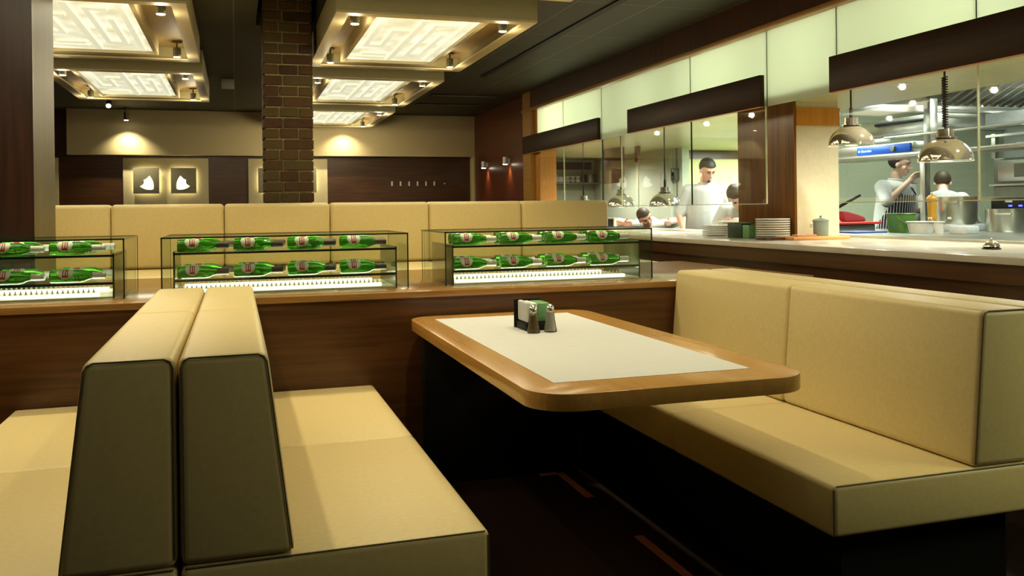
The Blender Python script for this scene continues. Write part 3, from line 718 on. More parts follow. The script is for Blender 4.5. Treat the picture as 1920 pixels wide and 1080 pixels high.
def case(x0, x1, which, nb, bx0, pitch, dark):
    y0, y1, z0, z1 = 4.25, 4.82, .8645, 1.124
    t = thing('bottle_display_case', 'glass display case of green bottles lit from below, %s on the divider' % which, 'display case', ((x0+x1)/2, (y0+y1)/2, z0), 'glass bottle cases on the divider')
    g = .006
    for a, c in (((x0, y0, z0), (x1, y0+g, z1)), ((x0, y1-g, z0), (x1, y1, z1)), ((x0, y0+g, z0), (x0+g, y1-g, z1)), ((x1-g, y0+g, z0), (x1, y1-g, z1)), ((x0, y0, z1), (x1, y1, z1+g))):
        bxo('glass_pane', a, c, M['glass_case'], t)
    e = .005
    bm = BM()
    for a, c in (((x0, y0, z1), (x1, y0, z1)), ((x0, y1, z1), (x1, y1, z1)), ((x0, y0, z1), (x0, y1, z1)), ((x1, y0, z1), (x1, y1, z1)), ((x0, y0, z0), (x0, y0, z1)), ((x1, y0, z0), (x1, y0, z1))):
        box(bm, (a[0]-e*.6, a[1]-e*.6, a[2]-(e if a[2] != c[2] else 0)), (c[0]+e*.6, c[1]+e*.6, c[2]+g+.001))
    for a, c in (((x0, y1, z0), (x0, y1, z1)), ((x1, y1, z0), (x1, y1, z1))):
        box(bm, (a[0]-.0015, a[1]-.0015, a[2]), (c[0]+.0015, c[1]+.0015, c[2]))
    obj('glass_edge', bm, M['glass_edge'], t)
    ix0, ix1 = x0+.045, x1-.045
    bxo('side_panel', (ix0, y0+.05, z0), (ix0+.008, y1-.05, 1.064), M['case_side'], t)
    bxo('side_panel', (ix1-.008, y0+.05, z0), (ix1, y1-.05, 1.064), M['case_side'], t)
    us = bxo('shelf', (ix0, y0+.05, 1.050), (ix1, y1-.05, 1.056), M['glass_case'], t); bxo('shelf_edge', (ix0, y0+.047, 1.048), (ix1, y0+.05, 1.058), M['glass_edge'], us)
    ls = bxo('shelf', (ix0+.008, y0+.05, .927), (ix1-.008, y1-.05, .933), M['glass_case'], t); bxo('shelf_edge', (ix0+.008, y0+.047, .924), (ix1-.008, y0+.05, .935), M['glass_edge'], ls)
    bxo('base_tray', (ix0+.008, y0+.045, z0), (ix1-.008, y1-.05, z0+.006), M['led_soft'], t)
    for yy in (y0+.09, y1-.16):
        hb = bxo('light_bar', (ix0+.03, yy, z0+.006), (ix1-.07, yy+.035, z0+.020), M['led'], t)
        bm = BM(); n = int((ix1-ix0-.10)/.021)
        for k in range(n):
            xx = ix0+.03+k*.021
            prism(bm, [(xx, z0+.021), (xx+.012, z0+.021), (xx+.006, z0+.042)], 1, yy+.004, yy+.008)
        obj('diffuser_teeth', bm, M['led_soft'], hb)
    light('case_lamp', 'AREA', ((x0+x1)/2, y0+.12, z0+.05), 2.6, (1, .97, .75), t, target=((x0+x1)/2, y0+.12, 2), shape='RECTANGLE', size=x1-x0-.15, size_y=.05)
    light('case_lamp', 'AREA', ((x0+x1)/2, y1-.14, z0+.05), 1.8, (1, .97, .75), t, target=((x0+x1)/2, y1-.14, 2), shape='RECTANGLE', size=x1-x0-.15, size_y=.05)
    for zl, sh in ((1.0565, 'upper'), (.9335, 'lower')):
        for row, yy in (('front', y0+.095), ('rear', y0+.095+.17)):
            for k in range(nb):
                lb = 'green beer bottle, %s from left in %s row, %s shelf of %s case' % (ORD[k], row, sh, which)
                if protos[dark] is None:
                    protos[dark] = make_bottle('beer_bottle', lb, 'bottles in the glass cases', dark); o = protos[dark]
                else:
                    o = copy_tree(protos[dark]); o['label'] = lb
                o.location = (bx0+k*pitch+(.02 if row == 'rear' else 0), yy, zl)
                o.rotation_euler = (random.uniform(-.25, .25) if row == 'rear' else random.uniform(-.08, .08), 0, 0)
                # keep bottles rolling about their own axis
                a = o.rotation_euler[0]; o.location = (o.location[0], yy+.031*math.sin(a), zl+.031*(1-math.cos(a))+.0003)
    return t
case(-.322, .797, 'middle', 4, -.262, .247, True)
case(.985, 2.108, 'right', 4, 1.045, .2475, False)
case(-1.62, -.478, 'left', 4, -1.535, .2475, False)

# ------------------------------------------------------------------ heat lamps
def heat_lamp(y, z, r, label, gold, coil):
    x = 3.90
    t = thing('heat_lamp', label, 'heat lamp', (x, y, z), 'dome heat lamps over the pass')
    ch = M['chrome'] if gold else M['chrome_c']  # gold variant puts warm reflections into the chrome colour
    prof = [(r, z), (r, z+.004)]
    for k in range(9):
        a = math.radians(k*9.0); prof.append((r*math.cos(a)*.985, z+.006+r*.86*math.sin(a)))
    top = prof[-1][1]
    prof += [(r*.42, top+.002), (r*.42, top+.010), (r*.30, top+.012), (r*.30, top+.055), (.0, top+.057)]
    inner = [(r*.93*math.cos(math.radians(k*9)), z+.004+r*.80*math.sin(math.radians(k*9))) for k in range(8, -1, -1)]
    bm = BM(); lathe(bm, prof, (x, y, 0), 36); obj('dome', bm, ch, t)
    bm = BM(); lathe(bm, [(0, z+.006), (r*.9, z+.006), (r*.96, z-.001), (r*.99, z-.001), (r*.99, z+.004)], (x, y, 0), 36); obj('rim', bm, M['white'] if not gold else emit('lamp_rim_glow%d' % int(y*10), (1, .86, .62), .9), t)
    bm = BM(); lathe(bm, [(0, z-.004), (.04, z+.0), (.04, z+.005)], (x, y, 0), 20); obj('bulb', bm, emit('heat_bulb%d' % int(y*10), (1, .8, .5), 6), t)
    bm = BM(); tube(bm, [(x, y, top+.05), (x, y, 2.0)], .006); obj('cord', bm, M['black'], t)
    if coil:
        bm = BM(); n = 20; pts = []
        for k in range(n*10+1):
            a = 2*PI*k/10; pts.append((x+.014*math.cos(a), y+.014*math.sin(a), top+.07+(1.97-top-.07)*k/(n*10)))
        tube(bm, pts, .0045, 6); obj('coiled_cord', bm, M['black'], t)
    else:
        bm = BM(); lathe(bm, [(.011, top+.05), (.011, top+.12), (.007, top+.125)], (x, y, 0), 12); obj('sleeve', bm, M['black'], t)
    light('heat_lamp_light', 'SPOT', (x, y, z-.01), 18, (1, .84, .60), t, target=(x, y, 0), spot_size=2.8, spot_blend=.5, shadow_soft_size=.04)
heat_lamp(4.090, 1.484, .150, 'chrome dome heat lamp, tinted with gold reflections, on a coiled black cord, nearest the camera', True, True)
heat_lamp(4.900, 1.633, .148, 'chrome dome heat lamp, tinted with gold reflections, beside the cream pier', True, False)
heat_lamp(7.567, 1.247, .150, 'chrome dome heat lamp left of the standing chef', False, False)
heat_lamp(8.564, 1.247, .150, 'chrome dome heat lamp above and left of the bending chef', False, False)
heat_lamp(9.62, 1.200, .150, 'chrome dome heat lamp just showing over the end of the banquette', False, False)

# ------------------------------------------------------------------ things on the counter
def plate_stack(x, y, z, r, n, label, step=.016, grp='stacks of white plates'):
    for k in range(n):
        bm = BM(); z0 = z+k*step
        lathe(bm, [(0, z0+.0015), (r*.62, z0+.0002), (r*.80, z0+.002), (r*.985, z0+step*.30), (r, z0+step*.45), (r, z0+step*.86), (r*.985, z0+step*.94), (r*.90, z0+step*.80), (r*.7, z0+step*.5), (0, z0+step*.45)], (x, y, 0), 36)
        o = obj('dinner_plate', bm, M['plate'])
        tag(o, label % (['bottom', 'second', 'third', 'fourth', 'fifth', 'sixth', 'seventh', 'eighth', 'ninth', 'tenth'][k] if k < n-1 else 'topmost'), 'plate', grp)
plate_stack(3.80, 6.42, 1.0005, .135, 6, 'white plate in the low stack left of the green holder, %s from the bottom', .0145)
plate_stack(4.05, 6.60, 1.0005, .13, 6, 'white plate in the stack half hidden behind the green holder, %s from the bottom', .019)
plate_stack(3.73, 5.555, 1.0005, .122, 9, 'white plate in the tall stack against the pier, %s from the bottom', .0165)
t = thing('napkin_holder', 'green box holder with dark and pale faces between the plate stacks', 'holder', (3.68, 5.87, 1.0))
bxo('dark_side', (3.625, 5.80, 1.0005), (3.705, 6.00, 1.108), M['green_d'], t, .004)
bxo('pale_front', (3.63, 5.71, 1.0005), (3.755, 5.80, 1.100), M['green_l'], t, .004)
bxo('lid', (3.62, 5.705, 1.1085), (3.76, 6.00, 1.115), M['green_d'], t, .002)
t = thing('serving_board', 'orange wooden serving board on the counter in front of the pier', 'board', (3.85, 5.36, 1.0))
bxo('board', (3.66, 5.20, 1.0005), (4.12, 5.42, 1.022), M['orange'], t, .004)
bxo('foot', (3.50, 5.30, 1.0005), (3.659, 5.42, 1.020), M['wood_x'], t, .003)
tag(bxo('packet', (3.76, 5.30, 1.0225), (3.92, 5.37, 1.034), M['pink'], None, .004), 'pink packet lying on the orange board beside the canister', 'packet')
t = thing('canister', 'grey enamel canister with a lidded top on the orange board', 'canister', (3.985, 5.345, 1.0225))
bm = BM(); lathe(bm, [(0, 1.023), (.050, 1.023), (.052, 1.03), (.053, 1.125)], (3.985, 5.345, 0), 28); obj('body', bm, M['enamel'], t)
bm = BM(); lathe(bm, [(.057, 1.125), (.058, 1.131), (.048, 1.140), (.015, 1.147), (.006, 1.149), (.006, 1.156), (.012, 1.162), (0, 1.168)], (3.985, 5.345, 0), 28); obj('lid', bm, M['enamel'], t)
for s in (-1, 1):
    bm = BM(); tube(bm, [(3.985+s*.052, 5.37, 1.10), (3.985+s*.068, 5.37, 1.10), (3.985+s*.068, 5.37, 1.085), (3.985+s*.052, 5.37, 1.085)], .004); obj('handle', bm, M['chrome_c'], t)
t = thing('service_bell', 'brass and black call bell on the counter at the right', 'bell', (3.74, 3.62, 1.0))
bm = BM(); lathe(bm, [(0, 1.0005), (.047, 1.0005), (.045, 1.006), (.034, 1.014)], (3.74, 3.62, 0), 28); obj('base', bm, M['black'], t)
bm = BM(); lathe(bm, [(.041, 1.014), (.040, 1.020), (.032, 1.034), (.018, 1.043), (0, 1.046)], (3.74, 3.62, 0), 28); obj('dome', bm, M['chrome'], t)
bm = BM(); lathe(bm, [(0, 1.045), (.0035, 1.046), (.0035, 1.053), (.006, 1.055), (0, 1.058)], (3.74, 3.62, 0), 12); obj('plunger', bm, M['chrome_c'], t)
t = thing('order_screen', 'small white-framed dark screen on the counter left of the bending chef', 'screen', (3.99, 9.0, 1.0))
o = bxo('frame', (4.0, 8.98, 1.0005), (4.03, 9.27, 1.13), M['white'], t, .004); bxo('display', (3.996, 9.0, 1.03), (4.0, 9.23, 1.115), M['black'], o)
tag(bxo('ticket_rail', (4.22, 6.9, 1.0005), (4.27, 9.1, 1.02), M['laminate'], None, .003), 'pale ticket rail along the kitchen edge of the counter', 'rail')
# crockery on the shelf at the far kitchen wall
t = thing('wall_shelf', 'grey shelf on the far kitchen wall holding white crockery', 'shelf', (4.75, 12.85, 1.63))
bxo('board', (4.0, 12.68, 1.615), (5.44, 12.98, 1.635), M['steel_d'], t)
for k, (x, w, h, lb) in enumerate(((4.58, .07, .13, 'tall'), (4.70, .065, .12, 'second'), (4.80, .05, .10, 'slim'))):
    tag(bxo('container', (x-w, 12.74, 1.6355), (x+w*.7, 12.86, 1.6355+h), M['white'], None, .015, 3), 'white plastic container on the far shelf, %s one' % lb, 'container', 'white containers on the far shelf')
for k in range(6):
    x = 4.92+.085*(k % 3); z = 1.6355+.055*(k//3)
    bm = BM(); lathe(bm, [(0, z), (.022, z), (.04, z+.03), (.041, z+.05), (.036, z+.05), (.02, z+.006), (0, z+.005)], (x, 12.80, 0), 20)
    tag(obj('bowl', bm, M['plate']), 'white bowl on the far shelf, %s row, %s' % (('lower', 'upper')[k//3], ('left', 'centre', 'right')[k % 3]), 'bowl', 'white bowls on the far shelf')
bm = BM(); lathe(bm, [(0, 1.6355), (.085, 1.6355), (.09, 1.64), (.09, 1.765), (.084, 1.765), (.082, 1.645), (0, 1.645)], (5.30, 12.81, 0), 28)
tag(obj('grey_pot', bm, M['steel_d']), 'grey metal pot at the right end of the far shelf', 'pot')

# ------------------------------------------------------------------ right kitchen
t = thing('steel_bench', 'stainless steel preparation bench behind the counter on the right', 'bench', (5.1, 4.5, 0))
bxo('worktop', (4.34, 1.5, .985), (5.95, 6.60, 1.02), M['steel'], t, .006)
bxo('front_panel', (4.36, 1.5, .1), (4.38, 6.58, .985), M['steel_d'], t)
for x in (4.45, 5.88):
    for y in (1.6, 6.5): bxo('leg', (x-.02, y-.02, 0), (x+.02, y+.02, .985), M['steel_d'], t)
# overshelf on posts with the blue-fronted appliance
t = thing('over_shelf', 'steel shelf on posts above the bench, carrying the blue-fronted warmer', 'shelf', (5.7, 5.8, 1.02))
bxo('shelf_board', (5.60, 2.5, 1.655), (5.92, 7.40, 1.690), M['steel'], t, .004)
for y in (6.20, 3.0): bxo('post', (5.66, y-.03, 1.021), (5.72, y+.03, 1.655), M['steel'], t, .004)
bxo('post', (5.66, 6.10, 1.691), (5.74, 6.18, 2.14), M['steel'], t, .004)
bxo('top_rail', (5.60, 2.5, 1.83), (5.63, 6.6, 1.85), M['steel'], t, .004)
t = thing('plate_warmer', 'warmer with a bright blue front panel and dial on the high steel shelf', 'appliance', (5.75, 6.65, 1.69))
bxo('body', (5.64, 6.28, 1.691), (5.90, 7.36, 1.790), M['steel'], t, .006)
f = bxo('front_panel', (5.625, 6.30, 1.700), (5.64, 6.99, 1.777), M['blue'], t, .003)
bm = BM(); lathe(bm, [(.024, 5.605), (.026, 5.625)], (0, 6.50, 1.738), 20, 0)
obj('dial', bm, M['steel_d'], f)
me = text_mesh('Electrolux', .034); me.materials.append(M['printw'])
tx = bpy.data.objects.new('lettering', me); COL.objects.link(tx); tx.parent = f
tx.rotation_euler = (PI/2, 0, -PI/2); tx.location = Vector((5.6245, 6.86, 1.737))-wloc(t)
bxo('logo_mark', (5.622, 6.945, 1.729), (5.625, 6.965, 1.746), M['printw'], f)
# bucket, containers, mill, pots
def pt(x, y): return x, y
x, y = 4.96, 5.66
t = thing('bucket', 'green plastic bucket with a rolled rim on the steel bench', 'bucket', (x, y, 1.0205))
bm = BM(); lathe(bm, [(0, 1.0205), (.092, 1.0205), (.096, 1.03), (.108, 1.165), (.102, 1.165), (.090, 1.03), (0, 1.03)], (x, y, 0), 32); obj('body', bm, M['green_m'], t)
bm = BM(); tube(bm, [(x+.108*math.cos(a*PI/16), y+.108*math.sin(a*PI/16), 1.165) for a in range(32)], .006, 6, True); obj('rim', bm, M['green_m'], t)
bm = BM(); tube(bm, [(x+.107*math.cos(PI*1.55+a), y+.107*math.sin(PI*1.55+a)-.003, 1.145-.075*math.sin((a+1.2)/2.4*PI)) for a in [-1.2+.2*k for k in range(13)]], .003, 6); obj('handle', bm, M['green_m'], t)
def tub(x, y, w, h, label, mat):
    t = thing('food_tub', label, 'tub', (x, y, 1.0205), 'pale food tubs on the steel bench')
    bm = BM(); lathe(bm, [(0, 1.0205), (w*.82, 1.0205), (w, 1.0205+h), (w*.94, 1.0205+h), (w*.76, 1.027), (0, 1.027)], (x, y, 0), 28); obj('body', bm, mat, t)
    bm = BM(); tube(bm, [(x+w*1.02*math.cos(a*PI/14), y+w*1.02*math.sin(a*PI/14), 1.0205+h) for a in range(28)], .005, 6, True); obj('rim', bm, mat, t)
    return t
tub(4.895, 5.38, .098, .085, 'wide cream food tub right of the green bucket', M['label'])
t = tub(4.905, 5.215, .036, .085, 'small cream tub with spoons, left of the riser', M['label'])
for k, (dx, dy) in enumerate(((.05, -.05), (-.03, .05))):
    tag((lambda bm: (tube(bm, [(4.905, 5.215, 1.03), (4.905+dx*.35, 5.215+dy*.35, 1.10), (4.905+dx*.8, 5.215+dy*.8, 1.125)], .003), ell(bm, (4.905+dx, 5.215+dy, 1.132), (.014, .016, .010)), obj('spoon', bm, M['chrome_c']))[-1])(BM()),
        'steel spoon leaning %s in the small cream tub' % ('right', 'left')[k], 'spoon', 'spoons in the small tub')
tag(bxo('riser', (4.94, 5.00, 1.0205), (5.06, 5.16, 1.078), M['steel_l'], None, .006), 'pale steel box in front of the large stock pot', 'riser')
t = thing('pepper_mill', 'tall golden wooden pepper mill beside the stock pot', 'pepper mill', (5.156, 5.55, 1.0205))
bm = BM(); lathe(bm, [(0, 1.0205), (.036, 1.0205), (.038, 1.06), (.031, 1.085), (.031, 1.115), (.035, 1.135), (.030, 1.155), (.032, 1.20), (.034, 1.25)], (5.156, 5.55, 0), 24); obj('body', bm, M['mill'], t)
bm = BM(); lathe(bm, [(.033, 1.251), (.040, 1.27), (.038, 1.288), (.020, 1.306), (.006, 1.31), (.007, 1.32), (0, 1.324)], (5.156, 5.55, 0), 24); obj('head', bm, M['mill'], t)
def pot(x, y, z, r, h, label, name='stock_pot'):
    t = thing(name, label, 'pot', (x, y, z), 'steel cooking pots')
    bm = BM(); lathe(bm, [(0, z), (r*.97, z), (r, z+.008), (r, z+h), (r+.006, z+h), (r+.006, z+h+.004), (r-.004, z+h+.004), (r-.004, z+.01), (0, z+.01)], (x, y, 0), 40); obj('body', bm, M['steel'], t)
    for a in (math.radians(215), math.radians(35)):
        c, s = math.cos(a), math.sin(a); q = .05
        bm = BM(); tube(bm, [(x+(r)*c-q*s, y+r*s+q*c, z+h*.8), (x+(r+.03)*c-q*s, y+(r+.03)*s+q*c, z+h*.8), (x+(r+.03)*c+q*s, y+(r+.03)*s-q*c, z+h*.8), (x+r*c+q*s, y+r*s-q*c, z+h*.8)], .006, 8); obj('handle', bm, M['steel'], t)
tag(bxo('steel_stand', (5.40, 5.57, 1.0205), (5.70, 5.87, 1.0750), M['steel_l'], None, .006), 'low steel stand under the large stock pot', 'stand')
pot(5.55, 5.72, 1.0755, .158, .215, 'large tall stock pot standing on the low steel stand')
pot(5.63, 5.30, 1.0205, .148, .170, 'wide low steel pot with side handle at the right edge', 'casserole')
# things at the left end of the opening
tag(bxo('red_tray', (4.56, 5.92, 1.082), (5.00, 6.28, 1.100), M['redp'], None, .006), 'bright red tray on the bench behind the pier', 'tray')
tag(bxo('storage_box', (4.60, 5.95, 1.0205), (4.96, 6.25, 1.0815), M['steel_d'], None, .008), 'grey box under the red tray', 'box')
tag(bxo('blue_tray', (4.50, 5.62, 1.0205), (4.80, 5.88, 1.034), M['bluep'], None, .005), 'blue tray lying in front of the grey box', 'tray')
bm = BM(); prism(bm, [(4.78, 1.101), (4.98, 1.101), (4.97, 1.135), (4.90, 1.16), (4.80, 1.185), (4.74, 1.19)], 1, 6.08, 6.16, .012, 3)
tag(obj('folded_cloth', bm, M['maroon']), 'maroon folded cloth standing on the red tray', 'cloth')
t = thing('frying_pan', 'long black pan handle rising above the red tray', 'pan', (4.6, 6.2, 1.101))
bm = BM(); tube(bm, [(4.60, 6.22, 1.125), (4.72, 6.20, 1.19), (5.00, 6.18, 1.32)], [.010, .018, .011], 10); obj('handle', bm, M['black'], t)
bm = BM(); lathe(bm, [(0, 1.101), (.05, 1.101), (.065, 1.13), (.062, 1.13), (.047, 1.106), (0, 1.106)], (4.60, 6.205, 0), 30); obj('pan_bowl', bm, M['black'], t)
bm = BM(); pts = [(6.15+.20*math.cos(a), 8.574, 1.50+.30*math.sin(a)) for a in [PI*k/16 for k in range(17)]]; pts = [(6.35, 8.574, 1.2)]+pts+[(5.95, 8.574, 1.2)]
tag((lambda: (tube(bm, pts, .024, 10), obj('hose', bm, M['hose']))[-1])(), 'thick looped cream hose on the wall behind the apron chef', 'hose')
bm = BM(); ell(bm, (5.875, 8.568, 1.46), (.045, .03, .06), n=16); bmesh.ops.delete(bm, geom=[v for v in bm.verts if v.co.z > 1.51], context='VERTS')
tag(obj('colander', bm, M['white']), 'white strainer hanging on the wall left of the hose', 'strainer')
tag(bxo('wall_box', (5.85, 8.52, 1.66), (6.05, 8.599, 1.70), M['steel_l'], None, .006), 'pale steel box on the wall above the strainer', 'box')
# high steel cupboard with handle and bright wall units
t = thing('steel_cupboard', 'high steel cupboard with a long dark handle behind the heat lamps', 'cupboard', (6.2, 6.9, 1.9))
bxo('body', (6.10, 6.40, 1.91), (6.5, 8.3, 2.07), M['steel'], t, .01)
for y in (6.6, 8.1):
    bm = BM(); tube(bm, [(6.3, y, 2.07), (6.3, y, 2.599)], .012); obj('hanging_rod', bm, M['steel_d'], t)
bm = BM(); tube(bm, [(6.10, 7.25, 2.02), (6.06, 7.25, 2.02), (6.06, 6.6, 2.02), (6.10, 6.6, 2.02)], .016); obj('handle', bm, M['black'], t)
tag(bxo('wall_unit', (6.35, 5.60, 1.90), (6.75, 6.20, 2.03), M['steel_l'], None, .01), 'white wall unit right of the long-handled cupboard', 'cupboard')
for k in range(2):
    bm = BM(); tube(bm, [(6.0, 7.55, 1.86-.055*k), (6.0, 7.0, 1.86-.055*k)], .020, 12)
    tag(obj('steel_tube', bm, M['steel_l']), 'short pale steel tube below the cupboard, %s of the pair' % ('upper', 'lower')[k], 'tube', 'pair of pale tubes')
# extractor hood with baffles
t = thing('extractor_hood', 'large stainless extractor hood with slanted baffle filters, upper right', 'extractor hood', (6.2, 4.6, 2.0))
bxo('rim', (4.95, 6.28, 2.045), (9.05, 6.33, 2.105), M['steel'], t, .003)
bxo('canopy', (4.90, 4.9, 2.565), (9.05, 6.33, 2.59), M['steel_d'], t)
bxo('back_sheet', (4.95, 6.30, 2.105), (9.05, 6.33, 2.565), M['steel_d'], t)
def slope(v):
    for q in v: q.co.z += (6.28-q.co.y)*.42
bm = BM(); slope(box(bm, (4.95, 5.25, 2.105), (5.88, 6.279, 2.115))); obj('cheek_sheet', bm, M['steel_d'], t)
bm = BM(); slope(box(bm, (5.88, 5.25, 2.135), (8.9, 6.279, 2.140))); obj('filter_housing', bm, M['black'], t)
bm = BM()
for k in range(30):
    x = 5.92+k*.1
    pts = [(x-.036, 0), (x-.030, -.020), (x+.016, -.028), (x+.036, 0)]
    n0 = len(bm.verts); vv = []
    for y_ in (5.25, 6.279):
        vv.append([bm.verts.new((p[0], y_, 2.130+p[1]+(6.28-y_)*.42)) for p in pts])
    for j in range(4): bm.faces.new((vv[0][j], vv[0][(j+1) % 4], vv[1][(j+1) % 4], vv[1][j]))
bmesh.ops.recalc_face_normals(bm, faces=bm.faces)
obj('baffle_filter', bm, M['steel'], t, ang=20)
tag(bxo('splash_panel', (7.9, 8.55, 2.14), (9.09, 8.599, 2.44), M['steel_l'], None), 'pale bluish wall panel under the extractor hood', 'panel')
light('hood_lamp', 'AREA', (6.6, 5.4, 1.98), 14, COOL, t, target=(6.6, 5.7, 3), shape='RECTANGLE', size=2.0, size_y=.08)

# ovens on the far side
t = thing('oven_stack', 'stack of steel ovens with a dark control strip at the right edge', 'oven', (6.5, 5.0, 0))
bxo('cabinet', (6.25, 3.0, 0), (7.0, 6.02, 1.62), M['steel_d'], t, .008)
o = bxo('upper_door', (6.225, 4.6, 1.42), (6.25, 5.95, 1.60), M['steel'], t, .005); bxo('window', (6.22, 4.8, 1.455), (6.225, 5.78, 1.57), M['steel_d'], o, .004)
bxo('shelf_edge', (6.20, 3.0, 1.385), (6.25, 6.02, 1.40), M['steel'], t)
bxo('lower_door', (6.23, 4.6, 1.285), (6.25, 6.0, 1.375), M['steel_d'], t)
f = bxo('control_strip', (6.20, 4.4, 1.185), (6.25, 6.0, 1.275), M['black'], t, .004)
for k, (y, mt) in enumerate(((5.80, 'ledblue'), (5.70, 'ledblue'), (5.62, 'ledred'), (5.52, 'ledblue'), (5.44, 'ledred'), (4.98, 'ledred'))):
    bxo('indicator', (6.196, y-.018, 1.208), (6.20, y+.018, 1.222), M[mt], f)
bm = BM(); tube(bm, [(6.198, 5.45+.07*math.cos(a*PI/12), 1.25+.016*math.sin(a*PI/12)) for a in range(24)], .003, 5, True); obj('badge', bm, M['white'], f)
bxo('print', (6.197, 5.78, 1.245), (6.20, 5.85, 1.258), M['printw'], f); bxo('print', (6.197, 5.06, 1.212), (6.20, 5.18, 1.222), M['printw'], f)
# pans on racks
t = thing('pan_rack', 'steel rack over the ovens holding trays and pans', 'rack', (6.3, 5.0, 1.62))
for z in (1.70, 1.80): bxo('rack_shelf', (6.15, 3.0, z), (6.6, 6.0, z+.02), M['steel'], t)
for y in (3.1, 5.95): bxo('post', (6.18, y-.02, 1.621), (6.22, y+.02, 1.83), M['steel'], t)
for k in range(4):
    tag(bxo('oven_tray', (6.18, 5.35-k*.42, 1.7205), (6.5, 5.72-k*.42, 1.745), M['steel_l'] if k % 2 else M['steel'], None, .006), 'shallow steel tray on the rack over the ovens, %s from the left' % ORD[k], 'tray', 'trays on the rack')
for k in range(3):
    y = 5.5-k*.5
    t = thing('saucepan', 'steel saucepan on top of the rack over the ovens, %s from the left' % ORD[k], 'pan', (6.4, y, 1.82), 'saucepans on the rack')
    bm = BM(); lathe(bm, [(0, 1.8205), (.10, 1.8205), (.105, 1.86), (.10, 1.86), (.095, 1.826), (0, 1.826)], (6.4, y, 0), 28); obj('bowl', bm, M['steel'], t)
    bm = BM(); tube(bm, [(6.31, y+.03, 1.85), (6.20, y+.22-.44*(k % 2), 1.90)], .009); obj('handle', bm, M['steel_l'], t)

# ------------------------------------------------------------------ people
def remeshed(name, bm, mat, parent, vox=.008, sm=5, fac=.5):
    o = obj(name, bm, mat, parent, smooth=False)
    md = o.modifiers.new('remesh', 'REMESH'); md.mode = 'VOXEL'; md.voxel_size = vox; md.use_smooth_shade = True
    if sm: s = o.modifiers.new('smooth', 'SMOOTH'); s.factor = fac; s.iterations = sm
    return o
def hand(bm, w, d, side, palm_n, curl=.5):
    """w wrist, d direction of hand, palm_n normal of the palm"""
    w = Vector(w); d = Vector(d).normalized(); n = Vector(palm_n); n = (n-d*n.dot(d)).normalized(); s = d.cross(n).normalized()*side
    rot = Matrix((s, d, n)).transposed()
    chain(bm, w, .024, w+d*.03, .026); ell(bm, w+d*.055, (.040, .052, .016), rot)
    for i, (off, L) in enumerate(((-.030, .070), (-.010, .080), (.010, .075), (.029, .060))):
        b0 = w+d*.095+s*(-off); p = b0; dd = d.copy()
        for j in range(3):
            ang = curl*(.5+.3*j); dd = (dd*math.cos(ang)+n*math.sin(ang)).normalized()
            q = p+dd*L*(.42, .32, .26)[j]; chain(bm, p, .0090-.0008*j, q, .0085-.0008*j); p = q
    b0 = w+d*.035+s*.034; q = b0+(d*.6+s*.6+n*.4).normalized()*.038; chain(bm, b0, .012, q, .010); q2 = q+(d*.85+n*.5+s*.05).normalized()*.030; chain(bm, q, .010, q2, .0085)
